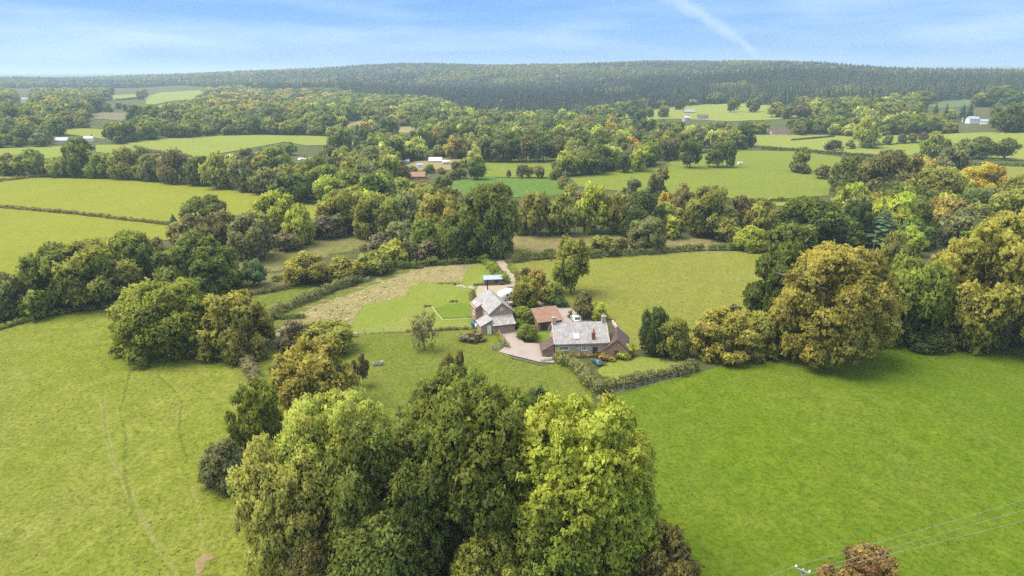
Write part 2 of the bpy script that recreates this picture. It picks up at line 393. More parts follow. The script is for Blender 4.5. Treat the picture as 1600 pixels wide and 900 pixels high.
def sheet(name, poly, mat, lift=1.0, label=None, cat='field', vis=True, step=14):
    P2 = []
    for i, (x0, y0) in enumerate(poly):
        x1, y1 = poly[(i+1) % len(poly)]; n = max(1, int(math.hypot(x1-x0, y1-y0)/step))
        for k_ in range(n): P2.append((x0+(x1-x0)*k_/n, y0+(y1-y0)*k_/n))
    B = [at(x, y) for x, y in P2]
    bx = np.array([(b.x, b.y) for b in B]); lo = bx.min(0)-1; hi = bx.max(0)+1
    m = (GX > lo[0]) & (GX < hi[0]) & (GY > lo[1]) & (GY < hi[1])
    ix, iy = GX[m], GY[m]; ins = inpoly(ix, iy, bx); ix, iy = ix[ins], iy[ins]
    pts = [Vector((float(a), float(b))) for a, b in bx]+[Vector((float(a), float(b))) for a, b in zip(ix, iy)]
    nb = len(bx); r = delaunay_2d_cdt(pts, [(i, (i+1) % nb) for i in range(nb)], [], 1, 1e-4)
    co = np.array([(v.x, v.y) for v in r[0]]); D = np.hypot(co[:, 0], co[:, 1])
    z = Hn(co[:, 0], co[:, 1])+lift*(.05+np.maximum(D-150, 0)*.0005)+.004*(len(SHEETS) % 11); SHEETS.append(name)
    fc = [f for f in r[2] if len(f) == 3]
    # keep only triangles in the outline
    cc = co[np.array(fc)].mean(1); keep = inpoly(cc[:, 0], cc[:, 1], bx); fc = np.array(fc)[keep]
    a = co[fc]; cr = (a[:, 1, 0]-a[:, 0, 0])*(a[:, 2, 1]-a[:, 0, 1])-(a[:, 1, 1]-a[:, 0, 1])*(a[:, 2, 0]-a[:, 0, 0])
    fc[cr < 0] = fc[cr < 0][:, ::-1]
    orig = [set(q) for q in r[3]]; ins_ = np.array([0.0 if any(i < nb for i in q) else 1.0 for q in orig])
    me = npmesh(name, np.column_stack([co, z]), fc, mat, smooth=True, attrs={'inside': ('FLOAT', ins_)})
    o = tag(link(name, me), label, cat, kind='structure')
    if vis: FIELDS.append(poly)
    return o
def ribbon(name, line, w, mat, lift, label, cat='path', step=8):
    P2 = []
    for (x0, y0), (x1, y1) in zip(line, line[1:]):
        n = max(1, int(math.hypot(x1-x0, y1-y0)/step))
        for k_ in range(n): P2.append((x0+(x1-x0)*k_/n, y0+(y1-y0)*k_/n))
    P2.append(line[-1]); B = [at(x, y) for x, y in P2]; V = []; Q = []
    r = random.Random(int(line[0][0]))
    for i, b in enumerate(B):
        d = (B[min(i+1, len(B)-1)]-B[max(i-1, 0)]); d.z = 0; d.normalize(); n = Vector((-d.y, d.x, 0))
        ww = (w if not callable(w) else w(i/(len(B)-1)))*r.uniform(.75, 1.2)
        off = r.uniform(-.08, .08)
        for s in (-1, -.33, .33, 1):
            p = b+n*(s*ww/2+off); V.append((p.x, p.y, H(p.x, p.y)+lift+.05+max(p.length-150, 0)*.0005))
    for i in range(len(B)-1):
        for j in range(3): Q.append((i*4+j, i*4+j+1, i*4+j+5, i*4+j+4))
    return tag(link(name, npmesh(name, V, np.array(Q)[:, ::-1], mat, smooth=True)), label, cat, kind='structure')
def worn(name, col, cover):
    """trodden grass: patchy cover, the pasture showing through"""
    t = NT(name); g = t.n('ShaderNodeNewGeometry').outputs['Position']; f = t.noise(1.1, 5, .7, g)
    c = t.mix(t.noise(2.5, 3, .6, g), tuple(x*.75 for x in col), col)
    d = t.bsdf(c, .9, None, .1); tr = t.n('ShaderNodeBsdfTransparent'); ms = t.n('ShaderNodeMixShader')
    t.l(t.math('MULTIPLY', t.ramp(f, .66-cover*.5, .90-cover*.5), .55), ms.inputs[0]); t.l(tr.outputs[0], ms.inputs[1]); t.l(d, ms.inputs[2])
    return t.done(ms.outputs[0])

GR = dict(
 left=grass('left_pasture_grass', (.205, .245, .030), (.255, .275, .045), (.14, .185, .018), .035, (.33, .30, .10), .6),
 right=grass('right_pasture_grass', (.125, .19, .010), (.165, .215, .016), (.08, .145, .006), .03, (.20, .20, .05), .4, mott=.9),
 mid=grass('paddock_grass', (.165, .205, .026), (.205, .225, .042), (.115, .155, .018), .05, (.2, .19, .07), .45),
 lawn=grass('mown_lawn', (.185, .24, .032), (.225, .255, .05), (.15, .20, .026), .07, (.25, .22, .09), .45, mott=.6, soft=True),
 lawn2=grass('rich_lawn', (.135, .205, .024), (.155, .215, .03), (.115, .18, .02), .1, mott=.6, soft=True),
 strip=grass('mown_strip', (.155, .195, .030), (.185, .21, .04), (.11, .15, .022), .05, (.2, .19, .07), .45, soft=True),
 straw=grass('dead_grass', (.40, .335, .175), (.31, .30, .115), (.28, .25, .11), .09, (.46, .38, .23), .6, mott=1.1, rel=1.4, soft=True),
 cot=grass('cottage_field_grass', (.225, .24, .042), (.25, .255, .052), (.18, .20, .03), .02, (.25, .225, .085), .5, stripe=(.35, 6, .12)),
 rough=grass('rough_meadow', (.25, .23, .09), (.28, .245, .11), (.145, .14, .05), .04, (.27, .21, .12), .6, soft=True),
 rough2=grass('thin_meadow', (.195, .20, .068), (.22, .21, .08), (.15, .16, .045), .04, (.27, .20, .12), .7, soft=True),
 lime=grass('lime_field_grass', (.20, .225, .024), (.225, .24, .032), (.165, .195, .018), .012, (.30, .29, .05), .3, mott=.55),
 far=grass('far_field_grass', (.20, .25, .04), (.23, .26, .055), (.165, .21, .03), .01, (.27, .25, .09), .45, mott=.6),
 emer=grass('emerald_field_grass', (.125, .225, .040), (.155, .235, .05), (.085, .17, .025), .02, (.19, .22, .06), .4, mott=1.2, soft=True),
 mown=grass('tree_field_grass', (.17, .215, .028), (.20, .23, .036), (.13, .175, .02), .012, (.22, .24, .06), .4, mott=.7, stripe=(1.45, 16, .14)),
 tan=grass('bare_field', (.30, .25, .12), (.27, .23, .11), (.22, .19, .09), .01, mott=.7, soft=True),
 pink=grass('felled_ground', (.23, .20, .13), (.20, .185, .11), (.14, .13, .07), .01, mott=.9, soft=True),
 pale=grass('young_plantation', (.19, .24, .09), (.16, .20, .08), (.10, .14, .06), .02, mott=1.3))
sheet('pasture', [(-260, 540), (0, 517), (60, 499), (130, 487), (200, 480), (270, 478), (350, 520), (385, 575), (405, 610), (430, 700), (450, 905), (480, 1300), (-500, 1300), (-420, 800)], GR['left'], label='large left foreground pasture with worn animal paths', vis=False)
sheet('pasture', [(930, 640), (960, 618), (1030, 598), (1100, 580), (1200, 552), (1300, 545), (1400, 540), (1600, 545), (1800, 552), (2050, 900), (2200, 1300), (800, 1300), (860, 905), (900, 760)], GR['right'], label='bright green right foreground pasture in front of the golden oaks', vis=False)
sheet('paddock', [(388, 552), (430, 540), (540, 524), (680, 518), (772, 513), (786, 545), (800, 562), (845, 572), (880, 566), (905, 580), (935, 612), (900, 640), (850, 660), (700, 690), (520, 700), (440, 660), (412, 612), (400, 575)], GR['mid'], label='small green paddock between the foreground trees and the gravel yard', vis=False)
sheet('meadow', [(405, 510), (440, 488), (480, 472), (520, 457), (568, 441), (630, 421), (690, 414), (752, 410), (778, 428), (792, 450), (780, 470), (760, 515), (680, 519), (540, 525), (450, 536)], GR['straw'], label='rough straw coloured meadow left of the slate barn', vis=False)
sheet('lawn', [(405, 512), (440, 489), (480, 474), (520, 459), (575, 440), (640, 419), (655, 420), (600, 440), (545, 461), (490, 480), (455, 500), (436, 515), (425, 530), (400, 538)], GR['strip'], 2, 'mown grass strip along the thick hedge', vis=False)
sheet('lawn', [(540, 522), (556, 490), (570, 476), (600, 468), (632, 462), (640, 448), (665, 441), (700, 440), (722, 438), (731, 417), (752, 412), (770, 428), (752, 445), (744, 465), (746, 512), (690, 517), (600, 521)], GR['lawn'], 2, 'mown yellow-green lawn inside the straw meadow', vis=False)
sheet('lawn', [(676, 480), (720, 473), (744, 477), (746, 499), (692, 501)], GR['lawn2'], 3, 'rich green rectangular lawn beside the slate barn', vis=False)
sheet('lawn', [(818, 534), (832, 513), (864, 508), (866, 530), (846, 538)], GR['lawn2'], 2, 'small garden lawn between round shrub and cottage', vis=False)
sheet('lawn', [(930, 582), (955, 562), (1000, 558), (1080, 566), (1090, 576), (1030, 590), (960, 604)], GR['lawn'], 2, 'cottage front lawn behind the roadside hedge', vis=False)
sheet('field', [(780, 418), (830, 408), (900, 402), (1000, 398), (1100, 393), (1212, 393), (1215, 440), (1190, 500), (1100, 545), (990, 548), (960, 500), (900, 490), (860, 440), (805, 440)], GR['cot'], label='large pale green field behind the cottage', vis=False)
sheet('field', [(740, 405), (748, 384), (785, 372), (830, 365), (960, 367), (1100, 374), (1165, 384), (1150, 391), (1000, 396), (900, 402), (800, 411)], GR['rough'], label='narrow tan meadow below the belt of autumn trees')
sheet('field', [(372, 408), (430, 390), (475, 376), (520, 370), (590, 372), (584, 386), (520, 399), (470, 415), (430, 425), (370, 435)], GR['rough2'], label='tan and green sloping meadow among the left hand trees')
sheet('field', [(180, 470), (230, 440), (262, 432), (300, 455), (380, 440), (440, 422), (470, 440), (380, 465), (250, 478)], GR['rough2'], label='thin meadow strip behind the left oaks', vis=False)
sheet('field', [(340, 470), (400, 462), (470, 444), (500, 450), (450, 473), (410, 488), (345, 480)], GR['mid'], 1.5, label='narrow green strip beside the thick hedge', vis=False)
sheet('field', [(-120, 292), (0, 283), (55, 278), (110, 279), (200, 282), (330, 294), (420, 306), (512, 326), (505, 345), (430, 350), (330, 356), (275, 351), (200, 343), (100, 331), (0, 324), (-120, 316)], GR['lime'], label='upper bright lime green field on the left')
sheet('field', [(-120, 318), (0, 325), (60, 330), (140, 338), (210, 346), (272, 353), (282, 372), (230, 380), (150, 384), (90, 400), (50, 425), (0, 440), (-140, 470)], GR['lime'], label='lower bright lime green field on the left')
sheet('field', [(-60, 276), (0, 275), (32, 277), (0, 282), (-60, 290)], GR['lime'], label='sliver of bright field at the left edge')
sheet('field', [(-40, 236), (20, 231), (70, 229), (100, 229), (115, 240), (80, 249), (0, 249), (-40, 250)], GR['far'], label='small field in front of the white farmhouse')
sheet('field', [(95, 203), (130, 201), (163, 203), (164, 218), (120, 212), (98, 211)], GR['far'], label='pale rectangular field behind the white farmhouse')
sheet('field', [(150, 227), (210, 226), (232, 238), (200, 244), (150, 238)], GR['far'], label='narrow field right of the white farmhouse')
sheet('field', [(192, 223), (250, 218), (300, 214), (400, 211), (500, 213), (570, 220), (560, 226), (480, 228), (445, 222), (380, 234), (310, 246), (285, 247), (240, 236)], GR['far'], label='long pale green field across the left valley')
sheet('field', [(143, 156), (168, 150), (218, 147), (220, 152), (165, 158)], GR['far'], label='small distant field on the left')
sheet('field', [(228, 152), (250, 145), (322, 141), (318, 147), (300, 156), (270, 158), (240, 164), (228, 163)], GR['far'], label='distant pale field on the left skyline slope')
sheet('field', [(203, 168), (217, 165), (219, 176), (206, 176)], GR['far'], label='tiny distant green field')
sheet('field', [(138, 180), (160, 176), (212, 177), (212, 184), (190, 189), (140, 186)], GR['pink'], label='pinkish felled clearing in the left woods')
sheet('field', [(535, 195), (575, 185), (570, 194), (540, 200)], GR['tan'], label='small tan field left of centre')
sheet('field', [(611, 203), (625, 197), (645, 198), (656, 206), (640, 209), (618, 208)], GR['tan'], label='domed tan field near the centre')
sheet('field', [(610, 246), (660, 238), (682, 236), (680, 244), (640, 249)], GR['far'], label='thin green field strip above the smallholding')
sheet('yard', [(622, 262), (650, 252), (690, 247), (736, 249), (736, 259), (704, 266), (668, 266), (640, 270), (624, 268)], GR['tan'], label='pale dirt yard of the smallholding', cat='yard')
sheet('field', [(758, 253), (800, 252), (872, 249), (880, 262), (872, 277), (810, 278), (758, 276)], GR['mown'], label='green field below the row of dark trees')
sheet('field', [(690, 296), (705, 282), (758, 276), (810, 278), (872, 278), (893, 302), (860, 308), (700, 312)], GR['emer'], label='emerald green field in the middle of the valley')
sheet('field', [(890, 278), (950, 268), (1040, 258), (1060, 246), (1110, 240), (1160, 236), (1250, 237), (1328, 248), (1312, 270), (1298, 290), (1294, 306), (1200, 312), (1080, 308), (960, 298), (905, 292)], GR['mown'], label='big mown field with standing oaks and a small white trailer')
sheet('field', [(1165, 314), (1232, 314), (1224, 322), (1175, 322)], GR['far'], label='small pale field corner below the mown field')
sheet('field', [(955, 182), (1000, 175), (1060, 167), (1110, 163), (1170, 162), (1210, 166), (1280, 178), (1215, 187), (1140, 190), (1060, 186), (1000, 187)], GR['far'], label='upland field below the conifer forest')
sheet('field', [(1042, 250), (1068, 238), (1100, 233), (1112, 236), (1060, 246)], GR['far'], label='small triangle of field beside the orange tree')
sheet('field', [(1165, 226), (1172, 212), (1250, 211), (1340, 213), (1450, 211), (1540, 207), (1640, 207), (1640, 226), (1560, 234), (1500, 236), (1460, 244), (1400, 243), (1335, 240), (1260, 234)], GR['far'], label='wide pale pasture strip on the right')
sheet('field', [(1510, 238), (1560, 234), (1640, 228), (1640, 250), (1540, 251)], GR['far'], label='right edge field behind the oaks')
sheet('field', [(1500, 258), (1640, 259), (1640, 272), (1590, 284), (1510, 280)], GR['cot'], label='olive field behind the yellow tree')
sheet('field', [(1420, 166), (1480, 158), (1640, 152), (1640, 160), (1540, 164), (1480, 170)], GR['pale'], label='pale young plantation on the right')
sheet('driveway', [(774, 516), (803, 512), (812, 526), (819, 537), (845, 538), (847, 556), (866, 563), (866, 568), (844, 567), (815, 560), (780, 551), (790, 541), (782, 528)], M['gravel'], 3, 'pink gravel drive and parking yard', 'driveway', False, 6)
sheet('yard', [(742, 462), (748, 447), (800, 444), (812, 466), (800, 480), (790, 490), (775, 486)], M['track'], 3, 'bare earth yard behind the slate barn', 'yard', False, 6)
sheet('yard', [(838, 490), (850, 480), (900, 483), (930, 490), (935, 503), (895, 510), (850, 506)], M['gravel'], 3, 'gravel yard behind the stone cottage', 'yard', False, 6)
ribbon('track', [(781, 408), (788, 418), (797, 432), (808, 446), (826, 462), (845, 474), (860, 482), (880, 488)], 2.6, M['track'], .1, 'earth track running behind the barns')
WL = worn('trodden_pale_grass', (.32, .31, .11), .55); WD = worn('trampled_green_grass', (.09, .15, .018), .5); WM = worn('bare_mud', (.36, .25, .15), .85)
for dx in (0, 8):
    ribbon('path', [(166+dx, 602), (157+dx, 621), (160+dx, 670), (171+dx, 714), (187+dx, 745), (210+dx*.8, 797), (237+dx*.5, 841), (268+dx*.3, 885), (290, 920)], .42, WL, .02+dx*.002, 'pale tyre line across the left pasture, %s of the pair' % ('left' if dx == 0 else 'right'))
ribbon('path', [(204, 578), (196, 610), (188, 641), (196, 685), (193, 734), (206, 792), (216, 822)], .45, WD, .05, 'dark trodden animal path right of the tyre lines')
ribbon('path', [(249, 589), (268, 606), (284, 628), (279, 675), (292, 719), (284, 733)], .38, WD, .05, 'dark winding animal path nearer the hedge')
ribbon('path', [(300, 762), (311, 790), (315, 830), (318, 868), (308, 905)], .4, WL, .05, 'pale trodden path at the bottom of the left pasture')
sheet('bare_patch', [(304, 882), (316, 868), (330, 866), (336, 873), (322, 880), (318, 893), (308, 900)], WM, 1.8, 'bare muddy patch in the left pasture', 'ground', False, 5)
ribbon('kerb', [(673, 478), (682, 490), (692, 501), (745, 499)], .17, plain('pale_kerb', (.42, .40, .30), .9, .2, 3), .16, 'pale stone edging round the rich lawn', 'kerb', 4)

# ------------------------------------------------------------------ foliage
def lobes_for(rng, shape, n, k=1.0):
    """lobes (x, y, z, r) in a crown of radius 1 and height 1.6"""
    L = []
    if shape == 'round':
        L.append((0, 0, .75, .62*(.35+.65*k))); L.append((0, 0, 1.0, .45*(.35+.65*k)))
        for i in range(n):
            ph = rng.uniform(0, 6.28); ct = rng.uniform(-.75, 1); st = math.sqrt(1-ct*ct); r = rng.uniform(.2, .4)*k
            L.append((math.cos(ph)*st*(1-r*.9)*(q_ := rng.uniform(1-.16/k+.06, 1.04) if k < 1 else 1), math.sin(ph)*st*(1-r*.9)*q_, .78+ct*(.82-r*.9)*q_, r))
    elif shape == 'dome':
        L.append((0, 0, .7, .6*(.35+.65*k)))
        for i in range(n):
            ph = rng.uniform(0, 6.28); ct = rng.uniform(-.35, 1)**1.0; st = math.sqrt(1-ct*ct); r = rng.uniform(.2, .42)*k
            q = rng.uniform(.82, 1.08)
            L.append((math.cos(ph)*st*(1-r*.8)*q, math.sin(ph)*st*(1-r*.8)*q, .55+ct*(1.05-r*.9)*q, r))
    elif shape == 'egg':
        for zc, rc in ((.45, .50), (.75, .62), (1.02, .48)): L.append((rng.normal()*.06, rng.normal()*.06, zc, rc))
        for i in range(max(6, n//6)):
            ph = rng.uniform(0, 6.28); z = rng.uniform(.25, 1.15); L.append((math.cos(ph)*.5, math.sin(ph)*.5, z, rng.uniform(.28, .42)))
        for i in range(n):
            z = rng.uniform(.08, 1.5); e = math.sqrt(max(0.02, 1-((z-.82)/(0.93 if z < .82 else .80))**2)); ph = rng.uniform(0, 6.28); r = rng.uniform(.09, .21)
            q = max(0, e-r*.6)*rng.uniform(.84, 1.08); L.append((math.cos(ph)*q, math.sin(ph)*q, z, r))
    elif shape == 'tall':
        L.append((0, 0, .6, .42)); L.append((0, 0, 1.0, .34))
        for i in range(n):
            z = rng.uniform(.12, 1.45); e = math.sqrt(max(0.02, 1-((z-.72)/.92)**2)); ph = rng.uniform(0, 6.28); r = rng.uniform(.16, .34)*(.5+.5*e)*k
            q = max(0, e-r*.75)*rng.uniform(.72, 1.14); L.append((math.cos(ph)*q, math.sin(ph)*q, z, r))
    elif shape == 'loose':
        for i in range(n):
            z = rng.uniform(.15, 1.45); e = math.sqrt(max(0.02, 1-((z-.75)/.9)**2)); ph = rng.uniform(0, 6.28); r = rng.uniform(.14, .28)
            q = max(0, e-r*.5)*math.sqrt(rng.uniform(0.05, 1)); L.append((math.cos(ph)*q, math.sin(ph)*q, z, r))
    elif shape == 'bush':
        L.append((0, 0, .55, .6))
        for i in range(n):
            ph = rng.uniform(0, 6.28); ct = rng.uniform(-.1, 1); st = math.sqrt(1-ct*ct); r = rng.uniform(.25, .42)
            L.append((math.cos(ph)*st*(1-r), math.sin(ph)*st*(1-r), .35+ct*(1.25-r), r))
    return np.array(L)
def leaves(rng, L, nclump, per, cr, leaf, center, up=.3, inner=.12, zmin=-9):
    """leaf faces in clumps over the lobes -> V, Q, normals, attributes"""
    w = L[:, 3]**1.6; w /= w.sum()
    n0 = int(nclump*2.2); li = rng.choice(len(L), n0, p=w)
    d = rng.normal(size=(n0, 3)); d /= np.linalg.norm(d, axis=1)[:, None]
    flip = (d[:, 2] < -.45) & (rng.random(n0) < .75); d[flip, 2] *= -1
    rr = np.where(rng.random(n0) < inner, rng.uniform(.35, .8, n0), rng.uniform(.80, 1.16, n0))
    P = L[li, :3]+d*(L[li, 3]*rr)[:, None]
    bad = np.zeros(n0, bool)
    for k_ in range(len(L)):
        bad |= (np.linalg.norm(P-L[k_, :3], axis=1) < .72*L[k_, 3]) & (li != k_) & (rr > .8)
    bad |= P[:, 2] < zmin
    keep = np.where(~bad)[0][:nclump]; P = P[keep]; d = d[keep]; li = li[keep]; n = len(P)
    lobe_t = rng.random(len(L)); ct = np.clip(.62*lobe_t[li]+.38*rng.random(n), 0, 1)
    p = np.repeat(P, per, 0); dd = np.repeat(d, per, 0); ct = np.repeat(ct, per)
    N = len(p); p = p+rng.normal(size=(N, 3))*cr*np.array((1, 1, .75))
    nr = dd*.6+np.array((0, 0, up))+rng.normal(size=(N, 3))*.75; nr /= np.linalg.norm(nr, axis=1)[:, None]
    ref = rng.normal(size=(N, 3)); t1 = np.cross(nr, ref); t1 /= np.linalg.norm(t1, axis=1)[:, None]; t2 = np.cross(nr, t1)
    s = leaf*rng.uniform(.45, 1.6, N); a = (t1*(s*.95)[:, None]); b = (t2*(s*.55)[:, None])
    droop = np.zeros((N, 3)); droop[:, 2] = -s*.18
    V = np.stack([p-a+droop, p-b, p+a+droop, p+b], 1).reshape(-1, 3)
    Q = np.arange(N*4).reshape(-1, 4)
    out = p-center; out /= np.linalg.norm(out, axis=1)[:, None]+1e-6
    sh = dd*.8+out*.2+nr*.42+np.array((0, 0, .15)); sh /= np.linalg.norm(sh, axis=1)[:, None]
    lf = rng.random(N)
    return V, Q, np.repeat(sh, 4, 0), {'clump': ('FLOAT', np.repeat(ct, 4)), 'leaf': ('FLOAT', np.repeat(lf, 4))}
def fit(V):
    V[:, 2] = (V[:, 2]-max(0, np.percentile(V[:, 2], .5)))/(np.percentile(V[:, 2], 99.6)-max(0, np.percentile(V[:, 2], .5))); V[:, :2] /= np.percentile(np.hypot(V[:, 0], V[:, 1]), 98)
def crown_unit(name, seed, shape, nl, nclump, per, cr, leaf, mat=None):
    rng = np.random.default_rng(seed); L = lobes_for(rng, shape, nl, .72 if nl > 30 else .85 if nl > 14 else 1)
    V, Q, nr, at_ = leaves(rng, L, nclump, per, cr, leaf, np.array((0, 0, .6)))
    fit(V)
    return npmesh(name, V, Q, mat or LEAF, nr, at_)
def trunk_unit(seed, n=6, bare=False):
    """trunk with limbs, height 1, crown radius 1 in x and y"""
    r = random.Random(seed); V = []; Q = []
    def add(pts, rad, k_):
        v, q = tube(pts, rad, k_); o = len(V); V.extend(v); Q.extend([tuple(x+o for x in f) for f in q])
    sway = (r.uniform(-.08, .08), r.uniform(-.08, .08))
    main = [(0, 0, -.03), (sway[0]*.2, sway[1]*.2, .06), (sway[0], sway[1], .25), (sway[0]*1.6, sway[1]*1.2, .48), (sway[0]*1.2, sway[1]*2, .78)]
    add(main, [.085, .06, .05, .036, .010], 7)
    for i in range(n):
        z = r.uniform(.18, .5); a = 6.28*i/n+r.uniform(-.4, .4); b = (sway[0]*z*4*.9, sway[1]*z*4*.9, z); q = r.uniform(.42, .7)
        m = (b[0]+math.cos(a)*q*.5, b[1]+math.sin(a)*q*.5, z+r.uniform(.12, .2)); e = (b[0]+math.cos(a)*q, b[1]+math.sin(a)*q, min(.82, z+r.uniform(.22, .36)))
        add([b, m, e], [.03, .02, .006], 5)
        for s in range(2 if not bare else 5):
            a2 = a+r.uniform(-1.1, 1.1); t = r.uniform(.3, .9); s0 = tuple(m[j]+(e[j]-m[j])*t for j in range(3))
            add([s0, (s0[0]+math.cos(a2)*.28, s0[1]+math.sin(a2)*.28, s0[2]+r.uniform(.06, .2))], [.011, .003], 4)
    return npmesh('trunk', V, Q, BARK, smooth=True)
def conifer_unit(name, seed, layers, per, mat, rag=.18, wide=1.0):
    """a spire of drooping boughs: height 1, radius 1"""
    rng = np.random.default_rng(seed); V = []; Q = []; NR = []; CT = []; LF = []
    for i in range(layers):
        f = i/(layers-1); z = .10+.86*f; r = (1-f)**.85*wide+.05
        for j in range(per):
            a = 6.283*(j+rng.uniform(-.35, .35)+i*.5)/per; q = r*rng.uniform(1-rag, 1+rag); h = .95/layers
            dx, dy = math.cos(a), math.sin(a); w = q*math.sin(math.pi/per)*1.25
            tip = np.array((dx*q, dy*q, z-h*.55*rng.uniform(.6, 1.4))); top = np.array((dx*q*.08, dy*q*.08, z+h*1.0))
            l_ = np.array((dx*q*.6-dy*w, dy*q*.6+dx*w, z-h*.1)); r_ = np.array((dx*q*.6+dy*w, dy*q*.6-dx*w, z-h*.1))
            o = len(V); V += [top, l_, tip, r_]; Q.append((o, o+3, o+2, o+1))
            nn = np.array((dx*.75, dy*.75, .85)); nn /= np.linalg.norm(nn)
            ct = rng.random(); lf = rng.random()
            for s in range(4): NR.append(nn); CT.append(ct); LF.append(lf)
    return npmesh(name, np.array(V), np.array(Q), mat, np.array(NR), {'clump': ('FLOAT', CT), 'leaf': ('FLOAT', LF)})

def lean_trunk():
    V = []; Q = []
    for pts, rad in (([(-.02, -.25, -.02), (-.12, -.28, .10), (-.28, -.3, .24), (-.42, -.3, .38), (-.45, -.2, .55)], [.075, .062, .055, .045, .02]),
                     ([(.10, -.2, -.02), (.11, -.22, .14), (.08, -.2, .34), (.1, -.1, .6)], [.045, .04, .035, .015]), ([(-.2, -.3, .16), (-.38, -.36, .19), (-.5, -.34, .26)], [.03, .02, .01]),
                     ([(0, 0, -.02), (.02, .02, .3), (0, .05, .7)], [.09, .06, .02])):
        v, q = tube(pts, rad, 8); o = len(V); V += v; Q += [tuple(x+o for x in f) for f in q]
    return npmesh('trunk', V, Q, BARK, smooth=True)
LEAN = lean_trunk()
BIG = {s: [crown_unit('crown', 10+i+j*7, s, 36, 2000, 9, .05, .052) for j in range(2)] for i, s in enumerate(('round', 'dome', 'tall', 'loose'))}
MIDC = {s: [crown_unit('crown', 60+i+j*7, s, 18, 600, 6, .075, .090) for j in range(3)] for i, s in enumerate(('round', 'dome', 'tall', 'loose'))}
SML = {s: [crown_unit('crown', 120+i+j*7, s, 9, 150, 4, .10, .17) for j in range(3)] for i, s in enumerate(('round', 'dome', 'tall', 'loose'))}
BUSH = {'big': [crown_unit('crown', 160+j, 'bush', 20, 1400, 7, .06, .062) for j in range(3)], 'sml': [crown_unit('crown', 170+j, 'bush', 9, 200, 5, .10, .15) for j in range(3)]}
CONB = [conifer_unit('crown', 200+j, 17, 13, LEAF, .3) for j in range(2)]
TRUNK = [trunk_unit(300+j) for j in range(4)]
TRUNKB = [trunk_unit(320+j, 9, True) for j in range(2)]
PAL = {  # leaf colours (albedo)
 'dark green': (.038, .053, .015), 'deep green': (.053, .070, .014), 'green': (.078, .100, .016), 'olive': (.092, .100, .022), 'grey-green': (.098, .108, .050),
 'pale green': (.165, .18, .05), 'yellow-green': (.175, .21, .030), 'yellow': (.34, .28, .035), 'golden': (.20, .160, .045), 'russet': (.15, .095, .040),
 'orange': (.33, .17, .03), 'brown': (.110, .100, .042), 'bare grey': (.15, .135, .09), 'lime': (.17, .27, .03), 'amber': (.130, .132, .030), 'oak green': (.064, .080, .017), 'dark brown': (.066, .066, .028), 'blue-green': (.048, .078, .034), 'purple-brown': (.098, .088, .056)}
def leafcol(c, k=1.75, grey=.06):
    m_ = sum(c)/3; return tuple(min(.62, k*g*(x*(1-grey)+m_*grey)) for x, g in zip(c, (1.0, 1, .78)))
PAL = {k_: leafcol(v_, {'yellow-green': 2.5, 'yellow': 1.7, 'pale green': 3.0, 'golden': 2.3, 'russet': 2.3, 'orange': 1.9, 'brown': 2.2, 'bare grey': 1.9, 'purple-brown': 2.1, 'grey-green': 2.4, 'olive': 3.25, 'amber': 3.1, 'lime': 2.0}.get(k_, 3.0)) for k_, v_ in PAL.items()}
TREES = []      # footprints for the filler woods: x, y, r
LMK = []        # landmarks for labels: px, py, phrase
def place(name, label, cat, group, x, y, w, h, col, aut=0.0, shape='round', cb=.12, res='mid', trunk=True, tk=1.0, rz=None, crown=None, bare=False):
    z = H(x, y); rz = rnd.uniform(0, 6.28) if rz is None else rz
    o = empty(name, (x, y, z), rz, label, cat, group)
    src = crown or rnd.choice(BUSH['big' if res == 'big' else 'sml'] if shape == 'bush' else (CONB if shape == 'conifer' else (BIG if res == 'big' else MIDC if res == 'mid' else SML)[shape]))
    c = link('crown', src, o, (0, 0, h*cb), None, (w/2, w/2, h*(1-cb)))
    v = rnd.uniform(.9, 1.12); c.color = (col[0]*v*rnd.uniform(.95, 1.06), col[1]*v, col[2]*v*rnd.uniform(.9, 1.1), aut)
    if trunk:
        t = link('trunk', rnd.choice(TRUNKB if bare else TRUNK), o, None, None, (w/2*tk, w/2*tk, h))
    TREES.append((x, y, w/2))
    return o
def tree(label, cx, by, ty, wpx, colour, aut=0.0, shape='round', cb=.12, res=None, name='tree', cat='tree', group=None, mark=None, trunk=True, tk=1.0, crown=None, bare=False, rz=None, trunkmesh=None):
    """a tree or bush standing at photo pixel (cx, by), its top seen at row ty, wpx wide"""
    p = at(cx, by); dep = proj(p.x, p.y, p.z)[2]
    if cb < .11 and by < 780:      # the row 'by' is the near hem of the crown: the stem stands farther back
        q = Vector((p.x, p.y, 0)); q *= 1+.5*(wpx*dep/F/2)/q.length; p = Vector((q.x, q.y, H(q.x, q.y))); dep = proj(p.x, p.y, p.z)[2]
    w = wpx*dep/F; d = ray(cx, ty); D = math.hypot(p.x, p.y); h = CAMH+d[2]/math.hypot(d[0], d[1])*D-p.z
    h = max(h, .8)
    res = res or ('big' if wpx > 66 else 'mid' if wpx > 22 else 'small')
    o = place(name, label, cat, group, p.x, p.y, w, h, PAL[colour], aut, shape, cb, res, trunk and not trunkmesh, tk, rz, crown, bare)
    if trunkmesh: link('trunk', LEAN, o, None, None, (w/2, w/2, h))
    LMK.append((cx, (by+ty)/2, mark or label)) if mark else None
    return o
